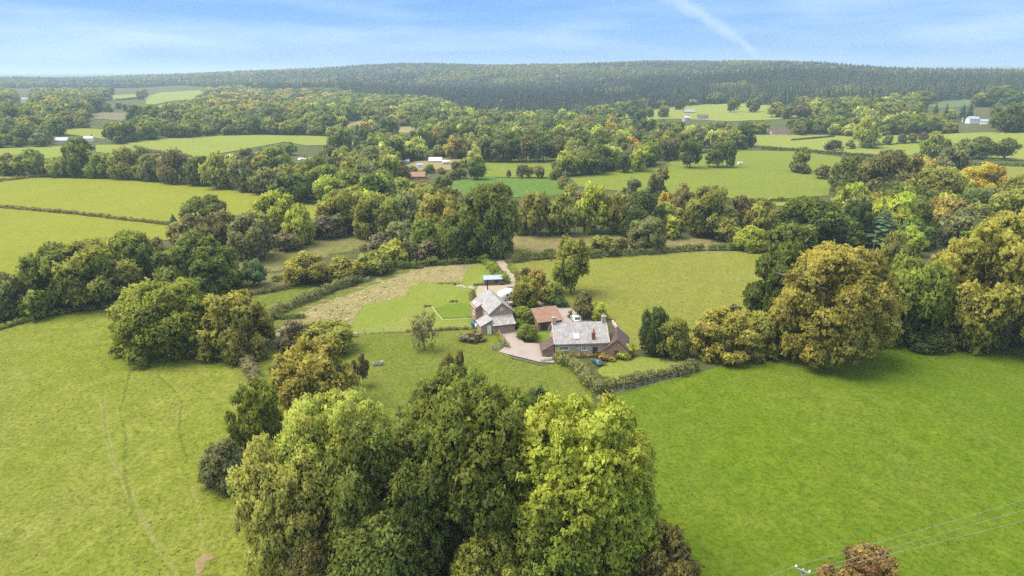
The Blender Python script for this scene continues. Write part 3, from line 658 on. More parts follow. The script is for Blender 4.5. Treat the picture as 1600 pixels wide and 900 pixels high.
def near_crown(seed, shape, nl, leaf, n, per=16, cr=.028, extra=None, gap=None):
    rng = np.random.default_rng(seed); L = lobes_for(rng, shape, nl, .62)
    if extra: L = np.vstack([L, extra])
    V, Q, nr, a = leaves(rng, L, n, per, cr, leaf, np.array((0, 0, .6)), inner=.10); fit(V)
    if gap:   # an opening in the leaves on the near side
        c_ = V.reshape(-1, 4, 3).mean(1); gx, gz, gr, gh = gap
        m_ = ~((((c_[:, 0]-gx)/gr)**2+((c_[:, 2]-gz)/gh)**2 < 1) & (c_[:, 1] < .35)); m4 = np.repeat(m_, 4); V = V[m4]; nr = nr[m4]; a = {q: (t_, v_[m4]) for q, (t_, v_) in a.items()}; Q = np.arange(len(V)).reshape(-1, 4)
    return npmesh('crown', V, Q, LEAF, nr, a)
# ------------------------------------------------------------------ foreground clump, each crown its own mesh
T = tree
T('big ash with bright yellow-green leaves, rightmost crown of the foreground clump', 905, 892, 632, 226, 'yellow-green', .30, crown=near_crown(1, 'egg', 120, .026, 4600, 15, .026), mark='the bright yellow-green foreground ash')
T('huge dark olive oak with a leaning trunk in the middle of the foreground', 742, 874, 612, 210, 'oak green', .12, crown=near_crown(2, 'round', 64, .025, 4200, 15, .027, gap=(-.30, .10, .34, .30)), rz=0, trunkmesh='lean', cb=.16, tk=1.5, mark='the huge dark foreground oak')
T('broad olive oak in the foreground between the pale ash and the leaning trunk', 622, 892, 658, 220, 'oak green', .14, crown=near_crown(3, 'dome', 60, .025, 4200, 15, .027), cb=.08)
T('dark oak rising behind the foreground oaks, its top below the paddock', 716, 775, 588, 170, 'oak green', .15, crown=near_crown(4, 'round', 56, .028, 3200, 15, .028), cb=.08)
T('dark green tree at the back of the foreground clump, left of the yellow-green ash', 800, 765, 612, 110, 'green', .04, crown=near_crown(14, 'round', 36, .038, 1800, 13, .036))
T('pale yellow-green ash on the left of the foreground clump', 540, 850, 622, 190, 'pale green', .25, crown=near_crown(5, 'egg', 110, .027, 4000, 15, .027), cb=.05, mark='the pale foreground ash')
T('pale ash bulging out over the left pasture, leftmost tall crown of the foreground clump', 458, 888, 690, 160, 'pale green', .22, crown=near_crown(6, 'egg', 96, .030, 3400, 15, .028), cb=.03)
T('small lime green tree under the right foreground ash', 806, 842, 768, 66, 'lime', 0, 'round', .12)
T('reddish brown shrub at the bottom edge under the pale ash', 492, 935, 840, 84, 'brown', .25, 'bush', 0, 'big', crown=near_crown(41, 'bush', 34, .036, 2200, 11, .036), cat='shrub', name='shrub')
T('dense green bush at the bottom edge under the olive oak', 600, 950, 806, 170, 'oak green', .1, 'bush', 0, 'big', crown=near_crown(42, 'bush', 34, .036, 2200, 11, .036), cat='shrub', name='shrub')
T('olive and yellow bush at the bottom edge right of the leaning trunk', 765, 945, 838, 125, 'olive', .3, 'bush', 0, 'big', crown=near_crown(43, 'bush', 34, .036, 2200, 11, .036), cat='shrub', name='shrub')
T('shady green bush below the yellow-green ash', 870, 940, 800, 150, 'green', .1, 'bush', 0, 'big', crown=near_crown(44, 'bush', 34, .036, 2200, 11, .036), cat='shrub', name='shrub')
T('dark green bush between the leaning trunk and the lime tree', 820, 905, 835, 90, 'deep green', .1, 'bush', 0, 'big', crown=near_crown(45, 'bush', 34, .036, 2200, 11, .036), cat='shrub', name='shrub')
T('thin grey-green shrub with reddish sprays right of the yellow-green ash', 1035, 935, 828, 100, 'brown', .45, 'loose', 0, 'big', cat='shrub', name='shrub', bare=True)
T('russet bush at the bottom edge beside the electricity pole', 1352, 925, 860, 90, 'russet', .35, 'loose', 0, 'big', cat='shrub', name='shrub', bare=True)
T('low russet bush just right of the pole insulators', 1292, 925, 884, 44, 'russet', .3, 'bush', 0, 'mid', cat='shrub', name='shrub')
T('golden-leaved field maple standing above the pale foreground ash', 497, 655, 536, 126, 'amber', .9, 'round', .06, crown=near_crown(7, 'round', 50, .046, 1700, 10, .045), mark='the golden field maple', bare=True)
T('green tree with a yellow top on the left side of the foreground clump', 405, 724, 600, 80, 'green', .35, 'tall', .04, crown=near_crown(8, 'egg', 60, .042, 2000, 12, .034))
T('dark grey-green bush leaning over the left pasture beside the clump', 357, 768, 686, 74, 'grey-green', 0, 'bush', 0, 'big', cat='shrub', name='shrub')
T('thin sapling with a dark stem right of the golden field maple', 563, 604, 553, 28, 'brown', .2, 'loose', .3, tk=.6)
T('brown-topped tree poking above the dark foreground oaks', 712, 690, 552, 50, 'brown', .3, 'tall', .1, 'big')
T('olive-brown bushy tree just behind the golden field maple', 512, 556, 507, 88, 'olive', .45, 'round', .05, 'big')
T('bare grey shrub left of the olive-brown bushy tree', 456, 552, 500, 54, 'bare grey', .1, 'loose', 0, cat='shrub', name='shrub', bare=True)
T('dark shrub at the hedge end right of the dark oaks', 838, 668, 610, 62, 'dark green', 0, 'bush', 0, cat='shrub', name='shrub')
T('leaning thin bare tree standing alone in the paddock', 664, 552, 489, 42, 'bare grey', .0, 'loose', .10, crown=near_crown(31, 'loose', 26, .05, 420, 5, .05), bare=True, tk=1.2, mark='the thin bare paddock tree')
T('low tangle of grey brambles in the paddock below the barn', 738, 537, 520, 42, 'bare grey', 0, 'bush', 0, 'small', cat='bramble', name='bramble', trunk=False)
# left side
T('large spreading light green ash at the edge of the left pasture', 268, 560, 438, 158, 'green', .35, crown=near_crown(9, 'dome', 70, .028, 3400, 14, .028), cb=.02, mark='the large light green ash')
T('olive oak with golden patches beside the light green ash', 376, 562, 458, 116, 'olive', .7, crown=near_crown(10, 'dome', 34, .048, 1500, 13, .04), cb=.05)
T('dark olive oak at the left edge wood below the lime field', 92, 486, 384, 92, 'deep green', .3, 'round', .04)
T('broad olive oak in the left edge wood, right of the dark one', 160, 482, 377, 116, 'olive', .15, 'round', .04)
T('green crown behind the two left edge oaks', 200, 436, 364, 84, 'green', .08, 'round', .05)
T('very dark tree between the left edge oaks and the round dark oak', 226, 452, 380, 52, 'dark green', 0, 'tall', .02)
T('brown shrubby tree between lime field and round dark oak', 246, 416, 372, 44, 'brown', .3, 'round', .02)
T('grey-green tree at the far left edge above the pasture', 16, 500, 428, 70, 'grey-green', .15, 'round', .02)
T('low green tree in front of the left edge oaks', 62, 500, 452, 56, 'green', .25, 'bush', 0)
T('round dark green oak standing above the light green ash', 316, 466, 366, 128, 'deep green', .12, crown=near_crown(11, 'dome', 40, .045, 1800, 13, .04), cb=.03, mark='the round dark oak')
T('small dark blue-green round tree right of the round dark oak', 398, 450, 407, 44, 'blue-green', 0, 'round', .1)
T('domed green oak on the edge of the lime field', 323, 356, 308, 76, 'deep green', .25, 'dome', .05, 'big', mark='the domed oak by the lime field')
T('tiny dark conifer at the end of the field hedge', 272, 355, 333, 17, 'blue-green', 0, 'conifer', .05, 'mid', cat='conifer')
T('brownish grey tree below the domed oak', 300, 392, 336, 66, 'brown', .1, 'round', .02)
T('brown-green tree right of the brownish grey one', 350, 388, 331, 60, 'brown', .25, 'round', .02)
T('grey-green willow left of the tan sloping meadow', 398, 408, 334, 70, 'grey-green', .2, 'round', .02, 'big')
T('yellow-olive tree at the lower corner of the lime field', 436, 378, 302, 74, 'yellow-green', .55, 'round', .03, 'big')
T('yellowish tree right of the yellow-olive one by the lime field', 470, 386, 320, 46, 'yellow-green', .4, 'round', .03)
T('purple-grey thicket above the tan sloping meadow', 512, 376, 338, 56, 'purple-brown', 0, 'bush', 0, 'mid', cat='shrub', name='shrub')
T('low purple-grey bush at the left end of the tan sloping meadow', 452, 394, 362, 46, 'purple-brown', .05, 'bush', 0, 'mid', cat='shrub', name='shrub')
T('rounded oak turning orange beside the thick hedge', 482, 446, 394, 70, 'amber', .5, 'dome', .03, 'big', mark='the orange-tinged hedge oak')
T('yellow-olive tree right of the orange-tinged oak', 540, 442, 402, 58, 'olive', .6, 'round', .02)
T('olive hedge tree above the grey gate', 586, 430, 392, 58, 'olive', .3, 'round', .02)
T('golden tree at the right end of the thick hedge', 616, 416, 377, 50, 'yellow-green', .7, 'round', .02, mark='the golden hedge tree')
T('bare grey thicket between tan meadow and golden hedge tree', 592, 402, 366, 52, 'bare grey', .05, 'loose', 0, cat='shrub', name='shrub', bare=True)
T('bright yellow-green tree beyond the lime field corner', 514, 322, 275, 54, 'yellow-green', .35, 'dome', .03)
T('brightest yellow-green tree in the wood left of centre', 590, 322, 276, 70, 'yellow-green', .3, 'dome', .02, mark='the brightest yellow-green tree')
T('yellow-topped olive tree in the wood left of centre', 540, 366, 300, 78, 'olive', .55, 'round', .02)
T('olive tree below the brightest yellow-green tree', 594, 376, 306, 72, 'olive', .12, 'round', .02)
T('grey-olive tree in the middle of the wood left of centre', 640, 366, 300, 64, 'grey-green', .15, 'round', .02)
T('rust-coloured oak in the wood left of centre', 686, 380, 306, 70, 'olive', .95, 'round', .02, mark='the rust-coloured oak')
T('tall dark olive oak at the right end of the wood left of centre', 764, 402, 289, 102, 'deep green', .35, crown=near_crown(12, 'round', 34, .052, 1500, 12, .044), cb=.02, mark='the tall dark wood-end oak')
T('dark grey-green tree in front of the tall dark wood-end oak', 722, 408, 334, 70, 'deep green', .04, 'round', .02)
T('green tree left of the dark grey-green one by the garden hedge', 668, 402, 344, 58, 'green', .1, 'round', .02)
T('grey-green bushy tree above the golden hedge tree', 632, 392, 346, 50, 'grey-green', .05, 'round', .02)
T('purple-brown bush behind the garden hedge', 668, 411, 378, 54, 'purple-brown', .1, 'bush', 0, cat='shrub', name='shrub')
T('brown bush left of the purple-brown one behind the garden hedge', 640, 412, 374, 34, 'dark brown', .1, 'bush', 0, cat='shrub', name='shrub')
T('olive crown behind the rust-coloured oak', 656, 340, 294, 62, 'olive', .3, 'round', .02)
T('brown-grey crown above the rust-coloured oak', 704, 338, 297, 52, 'brown', .2, 'round', .02)
T('dark green tree left of the bright yellow-green pair', 458, 318, 272, 66, 'dark green', .05, 'round', .02)
T('brown-green tree at the right end of the wood beyond the lime field', 420, 304, 262, 60, 'dark brown', .15, 'round', .02)
for i, (x, by, ty, w_, c_) in enumerate(((12, 275, 240, 46, 'olive'), (52, 276, 234, 50, 'green'), (90, 276, 246, 38, 'olive'), (124, 278, 224, 46, 'deep green'), (160, 279, 240, 44, 'green'), (200, 281, 231, 50, 'olive'),
                                              (240, 284, 242, 42, 'grey-green'), (275, 288, 234, 48, 'brown'), (312, 291, 246, 40, 'deep green'), (346, 296, 238, 52, 'olive'), (384, 301, 248, 44, 'grey-green'))):
    T('%s tree in the wood strip above the lime field, %s' % (c_, ('leftmost', 'second', 'third', 'fourth', 'fifth', 'sixth', 'seventh', 'eighth', 'third from the right', 'second from the right', 'rightmost')[i]), x, by, ty, w_, c_, .2, 'round', .02, 'mid', group='trees of the wood strip above the lime field')
for i, (x, by, ty, w_) in enumerate(((1014, 184, 168, 15), (1036, 184, 165, 20), (1062, 172, 154, 17), (1000, 192, 170, 20), (1212, 184, 160, 26), (1232, 186, 163, 24))):
    T('small tree on the edge of the upland field, %s' % ('second from the left', 'third from the left, wider one', 'alone on the top edge', 'leftmost', 'second from the right', 'rightmost')[i], x, by, ty, w_, ('green', 'olive', 'dark green', 'deep green', 'olive', 'grey-green')[i], .1, 'round', .05, 'mid', group='small trees around the upland field')
# middle belt
T('dark tree with a yellow fringe at the left end of the autumn belt', 832, 370, 301, 58, 'olive', .4, 'round', .02)
T('grey-olive tree second in the autumn belt', 874, 370, 305, 56, 'olive', .1, 'round', .02)
T('yellow-green tree in the autumn belt left of the dark evergreen', 928, 368, 289, 58, 'yellow-green', .2, 'round', .02)
T('olive tree between yellow-green tree and dark evergreen', 958, 368, 304, 46, 'olive', .4, 'round', .02)
T('dark domed evergreen in the autumn belt', 1002, 372, 300, 74, 'dark green', .04, 'dome', .02, 'big', mark='the dark domed evergreen')
T('small bright yellow tree beside the dark domed evergreen', 1036, 345, 300, 27, 'yellow', .3, 'round', .02, mark='the small bright yellow tree')
T('pinkish brown tree right of the small bright yellow tree', 1064, 352, 289, 40, 'brown', .1, 'round', .02)
T('large olive-gold tree in the right half of the autumn belt', 1106, 372, 294, 74, 'olive', .45, 'round', .02, 'big')
T('yellow bushes below the dark domed evergreen', 1046, 374, 338, 44, 'yellow-green', .55, 'bush', 0)
T('grey-brown tree right of the large olive-gold tree', 1152, 360, 306, 40, 'brown', .05, 'round', .02)
T('yellow-olive tree at the right end of the autumn belt', 1186, 372, 312, 54, 'olive', .6, 'round', .02)
T('olive bushy tree in front of the belt by the tan meadow', 1134, 378, 334, 52, 'olive', .35, 'bush', 0)
T('golden bush at the corner of the cottage field', 1172, 394, 354, 54, 'yellow-green', .75, 'bush', 0, 'big', cat='shrub', name='shrub', mark='the golden corner bush')
T('tall upright pale tree rising above the autumn belt into the mown field', 1028, 312, 262, 37, 'grey-green', .35, 'tall', .03, mark='the tall upright pale tree')
T('grey thin-crowned tree left of the tall upright pale tree', 984, 316, 280, 30, 'grey-green', .05, 'loose', .02)
T('round grey-green tree in the tan meadow', 1009, 394, 341, 58, 'grey-green', .05, 'round', .0, 'big', mark='the round meadow tree')
T('olive and brown bush left of the round meadow tree', 942, 400, 369, 50, 'olive', .4, 'bush', 0, cat='shrub', name='shrub')
T('pinkish dry bush just left of the round meadow tree', 968, 396, 371, 34, 'brown', .3, 'bush', 0, 'small', cat='shrub', name='shrub')
T('lone thin-crowned tree on a bare stem behind the cottage', 892, 460, 371, 62, 'olive', .2, 'loose', .14, crown=near_crown(13, 'loose', 34, .060, 1300, 7, .05), bare=True, tk=.8, mark='the lone thin-crowned tree')
T('green-gold round tree beside the white caravan', 821, 484, 434, 44, 'green', .8, 'round', .05, 'big', mark='the green-gold yard tree')
T('yellow-brown shrub between track and lone tree', 846, 470, 424, 44, 'golden', .4, 'loose', 0, cat='shrub', name='shrub')
T('tawny shrub left of the lone tree by the track', 822, 446, 417, 38, 'brown', .5, 'loose', 0, cat='shrub', name='shrub')
T('grey-green bush right of the green-gold yard tree', 864, 478, 440, 38, 'olive', .1, 'bush', 0, cat='shrub', name='shrub')
T('small dark green bush at the track bend', 875, 481, 460, 22, 'blue-green', 0, 'bush', 0, 'mid', cat='shrub', name='shrub')
T('dense green bush between barn and red tiled shed', 816, 512, 481, 46, 'green', .1, 'bush', 0, 'big', cat='shrub', name='shrub', mark='the dense garden bush')
T('round clipped green shrub on the edge of the drive', 825, 532, 507, 35, 'green', .25, 'bush', 0, 'big', cat='shrub', name='shrub')
T('grey-brown bush behind the cottage roof', 911, 500, 457, 36, 'brown', .05, 'bush', 0, cat='shrub', name='shrub')
T('yellow bush behind the right cottage chimney', 937, 502, 474, 34, 'yellow-green', .8, 'bush', 0, cat='shrub', name='shrub')
T('slim green shrub beside the parked silver car', 891, 499, 485, 9, 'green', .1, 'tall', 0, 'small', cat='shrub', name='shrub', trunk=False)
T('dark green tree right of the cottage', 1022, 556, 484, 52, 'dark green', .06, 'round', .0, 'big', mark='the dark tree right of the cottage')
T('yellow-flecked green tree at the right of the cottage garden', 1046, 560, 497, 54, 'olive', .45, 'round', .0, 'big')
T('yellow rounded bush at the cottage front right corner', 975, 561, 539, 36, 'yellow-green', .7, 'bush', 0, 'mid', cat='shrub', name='shrub')
T('orange-tinted low bush under the cottage front wall', 948, 564, 552, 34, 'russet', .5, 'bush', 0, 'small', cat='shrub', name='shrub', trunk=False)
T('green bush at the cottage front left corner', 876, 566, 548, 24, 'olive', .25, 'bush', 0, 'mid', cat='shrub', name='shrub')
T('overgrown grey bramble in front of the brown tiled outbuilding', 966, 552, 530, 30, 'bare grey', .1, 'bush', 0, 'mid', cat='bramble', name='bramble', trunk=False)
# right side
T('dark oak behind the golden oaks, above the cottage field corner', 1260, 398, 311, 114, 'deep green', .18, crown=near_crown(15, 'round', 34, .052, 1500, 12, .044), cb=.0, mark='the dark oak by the cottage field')
T('dark green oak pressed against the left of the golden oak', 1222, 528, 383, 116, 'deep green', .08, crown=near_crown(16, 'round', 34, .048, 1600, 13, .04), cb=.04)
T('great golden-orange oak on the edge of the right pasture', 1292, 562, 386, 178, 'amber', 1.1, crown=near_crown(17, 'dome', 70, .027, 3600, 14, .027), cb=.13, tk=1.3, mark='the great golden oak')
T('low spreading yellow-olive tree left of the golden oak', 1132, 566, 486, 108, 'amber', .7, crown=near_crown(18, 'dome', 34, .048, 1500, 13, .04), cb=.02)
T('olive tree between spreading tree and golden oak', 1196, 560, 490, 76, 'olive', .8, 'round', .02, 'big')
T('grey-green oak right of the golden oak', 1412, 545, 404, 112, 'green', .25, crown=near_crown(19, 'round', 34, .048, 1600, 13, .04), cb=.02)
T('gold-olive oak in the right hand oak row', 1486, 545, 378, 128, 'amber', .5, crown=near_crown(20, 'dome', 38, .042, 1900, 13, .038), cb=.04)
T('tallest gold-green oak at the right edge of the picture', 1562, 556, 332, 190, 'amber', .7, crown=near_crown(21, 'dome', 70, .027, 3600, 14, .027), cb=.05, tk=1.2, mark='the tallest right edge oak')
T('golden oak cut off by the right frame edge', 1650, 560, 360, 150, 'amber', .7, 'dome', .04, 'big')
T('dark undergrowth under the oak row on the right', 1440, 548, 500, 80, 'dark green', .05, 'bush', 0, 'big', cat='shrub', name='shrub')
T('pale grey shrub between cottage field and spreading tree', 1146, 505, 474, 28, 'grey-green', 0, 'bush', 0, 'small', cat='shrub', name='shrub')
T('dark green cedar with layered boughs below the right woods', 1374, 388, 322, 66, 'blue-green', .05, 'conifer', .03, 'mid', cat='conifer', mark='the layered cedar')
T('dark green conifer left of the layered cedar', 1334, 384, 312, 44, 'dark green', 0, 'tall', .0, 'big', cat='conifer')
T('yellow-green tree above the dark oak by the cottage field', 1326, 350, 286, 54, 'yellow-green', .35, 'round', .02)
T('yellow-green rounded tree right of the layered cedar', 1420, 402, 354, 44, 'yellow-green', .15, 'round', .02)
T('narrow dark cypress right of the layered cedar', 1453, 388, 347, 24, 'dark green', 0, 'tall', .0, 'mid', cat='conifer')
T('large brownish oak above the layered cedar', 1386, 322, 238, 92, 'dark brown', .25, 'round', .02, 'big', mark='the large brownish oak')
T('dark green tree left of the large brownish oak', 1328, 302, 244, 62, 'deep green', .05, 'round', .02)
T('dark rounded tree below the large brownish oak', 1402, 366, 300, 86, 'deep green', .15, 'round', .02, 'big')
T('olive-gold tree right of the large brownish oak', 1462, 332, 262, 76, 'olive', .55, 'round', .02)
T('bright yellow tree in the right woods', 1530, 318, 256, 62, 'yellow', .25, 'loose', .02, 'big', mark='the bright yellow right tree')
T('yellow-green tree left of the bright yellow right tree', 1494, 320, 270, 48, 'yellow-green', .7, 'round', .02)
T('yellowish grey tree below the bright yellow right tree', 1470, 348, 303, 56, 'yellow-green', .35, 'round', .02)
T('grey-green tree under the bright yellow right tree', 1534, 342, 294, 58, 'grey-green', .0, 'round', .02)
T('olive tree at the right edge below the yellow tree', 1588, 335, 276, 64, 'olive', .35, 'round', .02)
T('gold-fringed small tree left of the yellow-green rounded tree', 1392, 418, 362, 40, 'olive', .55, 'round', .02)
T('grey-green tree above the tallest right edge oak', 1496, 388, 326, 66, 'grey-green', .2, 'round', .02)
T('orange-fringed tree above the oak row', 1528, 362, 318, 50, 'olive', .6, 'round', .02)
T('tall grey-green tree standing between the right hand fields', 1492, 282, 219, 62, 'grey-green', .05, 'tall', .02, mark='the tall grey-green field tree')
T('brown-green tree left of the tall grey-green field tree', 1458, 252, 207, 44, 'green', .3, 'round', .02)
T('open oak on the right fields, left of two', 1530, 248, 214, 44, 'deep green', .1, 'dome', .12)
T('open oak on the right fields, right of two', 1570, 250, 216, 38, 'deep green', .12, 'dome', .15)
T('leafy ash at the left corner of the upper mown field hedge', 1250, 270, 231, 33, 'olive', .1, 'tall', .02)
T('reddish bush below the ash by the mown field', 1252, 272, 254, 26, 'brown', .15, 'bush', 0, 'small', cat='shrub', name='shrub')
T('brown bush right of the ash by the mown field', 1284, 280, 257, 26, 'brown', .25, 'bush', 0, 'small', cat='shrub', name='shrub')
T('green oak in the mown field, leftmost of the three standing trees', 1078, 263, 218, 33, 'deep green', .1, 'tall', .14, mark='the leftmost mown field oak')
T('dark oak in the mown field, middle of the three standing trees', 1121, 261, 222, 36, 'deep green', .08, 'dome', .14)
T('oak in the mown field, rightmost of the three standing trees', 1136, 262, 221, 26, 'deep green', .12, 'tall', .14)
T('pale green tree at the left end of the field clump', 887, 275, 237, 38, 'yellow-green', .15, 'dome', .12)
T('green tree in the middle of the field clump', 908, 275, 238, 40, 'green', .05, 'dome', .1)
T('dark low tree at the right end of the field clump', 931, 274, 241, 44, 'dark green', .05, 'dome', .04)
T('small dark green tree under the orange tree', 974, 271, 241, 24, 'deep green', .05, 'round', .1)
T('yellow-olive tree right of the small dark one under the orange tree', 1000, 269, 227, 33, 'yellow-green', .3, 'tall', .1)
T('orange autumn tree in the middle of the valley', 987, 250, 215, 40, 'orange', .4, 'round', .04, mark='the orange autumn tree')
T('yellow-topped tree above the orange autumn tree', 952, 224, 191, 26, 'yellow', .3, 'round', .05)
T('yellow-green tree left of the yellow-topped one', 934, 228, 196, 34, 'yellow-green', .15, 'round', .04)
T('small oak on the upland field, left of the pair', 1147, 176, 152, 21, 'deep green', .15, 'dome', .12, 'mid')
T('small oak on the upland field, right of the pair', 1175, 176, 153, 24, 'deep green', .1, 'dome', .12, 'mid')
T('round dark tree at the head of the emerald field', 745, 282, 246, 30, 'deep green', .05, 'round', .1, 'mid')
T('pale green tree behind the round dark emerald field tree', 742, 266, 231, 26, 'pale green', .2, 'round', .04, 'mid')
T('tiny tree alone in the middle green field', 795, 278, 265, 8, 'brown', .1, 'round', .1, 'small')
T('brown thorn tree in the middle green field, left of a loose group', 817, 279, 257, 20, 'dark brown', .2, 'round', .08)
T('thin thorn tree in the middle green field, centre of a loose group', 828, 278, 260, 14, 'olive', .2, 'round', .08)
T('greyish thorn tree in the middle green field, right of a loose group', 842, 279, 259, 20, 'brown', .1, 'round', .08)
for i, (x, by, ty, w_, c_) in enumerate(((628, 270, 256, 22, 'deep green'), (645, 270, 259, 18, 'olive'), (672, 271, 257, 20, 'green'), (690, 272, 262, 16, 'brown'), (712, 268, 252, 20, 'deep green'), (728, 262, 246, 22, 'olive'), (602, 262, 244, 24, 'green'), (612, 258, 240, 20, 'grey-green'), (706, 282, 266, 22, 'brown'), (720, 280, 262, 22, 'deep green'))):
    T('%s bush around the smallholding yard, %s' % (c_, ('at its left end', 'left of the white cabin', 'below the white cabin', 'low one in the middle', 'right of the long pale shed', 'at its right end', 'leftmost of all', 'above the left end', 'lower one below the yard', 'below the yard near the round dark tree')[i]), x, by, ty, w_, c_, .1, 'bush', 0, 'small', cat='shrub', name='shrub', group='bushes around the smallholding yard')
for i, (x, t_, w_) in enumerate(((757, 216, 32), (776, 220, 34), (798, 216, 38), (822, 212, 40), (848, 214, 40), (872, 213, 38), (888, 222, 30))):
    T('dark tree in the shady row above the green field, %s' % ('leftmost', 'second from the left', 'third from the left', 'the middle one', 'third from the right', 'second from the right', 'rightmost')[i], x, 254, t_, w_, 'dark brown' if i % 2 else 'dark green', .06, 'dome', .1, 'mid', group='dark trees in a row above the green field')
T('spreading dark oak left of the red roofed shed', 612, 288, 247, 66, 'dark brown', .08, 'dome', .12, 'big', mark='the spreading dark oak')
T('golden round tree on the right farmland', 1350, 232, 182, 34, 'yellow-green', .5, 'round', .05)
T('pale green hedge tree below the golden round tree', 1356, 232, 205, 32, 'pale green', .2, 'loose', .1)
T('dark round bush in the pale right pasture', 1302, 236, 219, 27, 'dark green', .2, 'bush', 0, cat='shrub', name='shrub')
T('smaller bush right of the dark round one in the pale pasture', 1328, 233, 218, 15, 'olive', .2, 'bush', 0, 'small', cat='shrub', name='shrub')
for i, (x, by) in enumerate(((1386, 227), (1409, 225), (1424, 224), (1440, 223), (1455, 222))):
    T('small hedgerow thorn on the right pasture, %s of five in line' % ('leftmost', 'second', 'middle', 'fourth', 'rightmost')[i], x, by, by-16, 15, ('green', 'dark brown', 'brown', 'dark brown', 'russet')[i], .15, 'round', .1, 'mid', group='hedgerow thorns in line on the right pasture')
T('big dark spreading tree right of the white country house', 1578, 208, 162, 46, 'dark green', .15, 'round', .02, 'mid', mark='the big tree by the white country house')
for i, (x, by, ty, w_) in enumerate(((1457, 200, 158, 20), (1474, 200, 160, 17), (1502, 190, 161, 18), (1514, 185, 157, 14))):
    T('dark fir beside the white country house, %s' % ('tallest on the left', 'second from the left', 'just left of the house', 'behind the house')[i], x, by, ty, w_, 'blue-green', 0, 'conifer', .02, 'mid', cat='conifer', group='dark firs by the white country house')
for i, (x, by, w_, hh, c_) in enumerate(((868, 268, 18, 16, 'brown'), (870, 282, 22, 20, 'olive'), (880, 296, 22, 20, 'brown'), (893, 312, 30, 24, 'olive'), (905, 324, 30, 24, 'brown'))):
    T('hedge bush between emerald and mown fields, %s' % ('farthest of five', 'second from the far end', 'middle of five', 'second from the near end', 'nearest of five')[i], x, by, by-hh, w_, c_, .25, 'bush', 0, 'small', cat='shrub', name='shrub', group='bushes along the field boundary')
T('large grey-green bush on the boundary of the emerald field', 660, 318, 286, 40, 'brown', .25, 'bush', 0)
T('dark bush beside the emerald field corner', 690, 306, 276, 34, 'deep green', .1, 'round', .02)
T('russet bush in front of the red roofed shed', 662, 300, 280, 26, 'russet', .2, 'bush', 0, 'small', cat='shrub', name='shrub')
LMK += [(140, 218, 'the white farmhouse'), (290, 230, 'the long pale valley field'), (270, 152, 'the distant pale skyline field'), (180, 182, 'the pinkish felled clearing'), (472, 246, 'the lilac house'), (555, 193, 'the small tan field'),
        (634, 202, 'the domed tan field'), (680, 255, 'the smallholding yard'), (650, 272, 'the red roofed shed'), (1090, 184, 'the pink farmhouse'), (1215, 207, 'the red barn roof'), (1525, 187, 'the white country house'), (40, 154, 'the far white cottages'),
        (1180, 176, 'the upland field'), (1540, 270, 'the olive right field'), (100, 208, 'the pale rectangular field'), (60, 240, 'the small left edge field'), (190, 152, 'the small distant field')]

# ------------------------------------------------------------------ woods that fill the rest of the valley
PROT = [[(128, 210), (152, 210), (152, 226), (128, 226)], [(28, 148), (48, 148), (48, 164), (28, 164)], [(464, 238), (482, 238), (482, 258), (464, 258)], [(632, 262), (666, 262), (666, 282), (632, 282)],
        [(1066, 174), (1108, 174), (1108, 194), (1066, 194)], [(1198, 199), (1240, 199), (1240, 214), (1198, 214)], [(1492, 178), (1548, 178), (1548, 198), (1492, 198)], [(376, 268), (398, 268), (398, 286), (376, 286)], [(85, 212), (108, 212), (108, 224), (85, 224)]]
CONZ = [[(-60, 121), (200, 117), (360, 106), (600, 95), (700, 92), (1000, 90), (1300, 96), (1400, 104), (1700, 105), (1700, 150), (1560, 152), (1480, 158), (1400, 166), (1320, 172), (1240, 172), (1200, 164), (1120, 162), (1040, 168), (960, 178), (900, 192), (820, 198), (760, 196), (720, 184), (690, 168), (640, 162), (560, 158), (520, 146), (460, 152), (400, 148), (340, 138), (290, 134), (200, 132), (100, 133), (-60, 132)]]
BROADPATCH = [[(640, 128), (700, 118), (724, 124), (660, 138)], [(760, 130), (840, 122), (856, 130), (780, 140)], [(1240, 152), (1330, 146), (1400, 152), (1300, 164)], [(1100, 142), (1160, 136), (1184, 147), (1120, 153)], [(440, 136), (500, 128), (540, 134), (470, 144)], [(930, 150), (980, 144), (1000, 152), (950, 160)], [(880, 60), (940, 60), (900, 112), (820, 122), (800, 112)], [(680, 122), (760, 112), (800, 116), (740, 130), (690, 134)], [(1200, 92), (1300, 97), (1310, 104), (1240, 106)], [(600, 94), (660, 94), (740, 97), (690, 102), (620, 103)], [(620, 112), (650, 108), (650, 118), (624, 120)], [(1120, 98), (1200, 96), (1220, 104), (1140, 108)]]
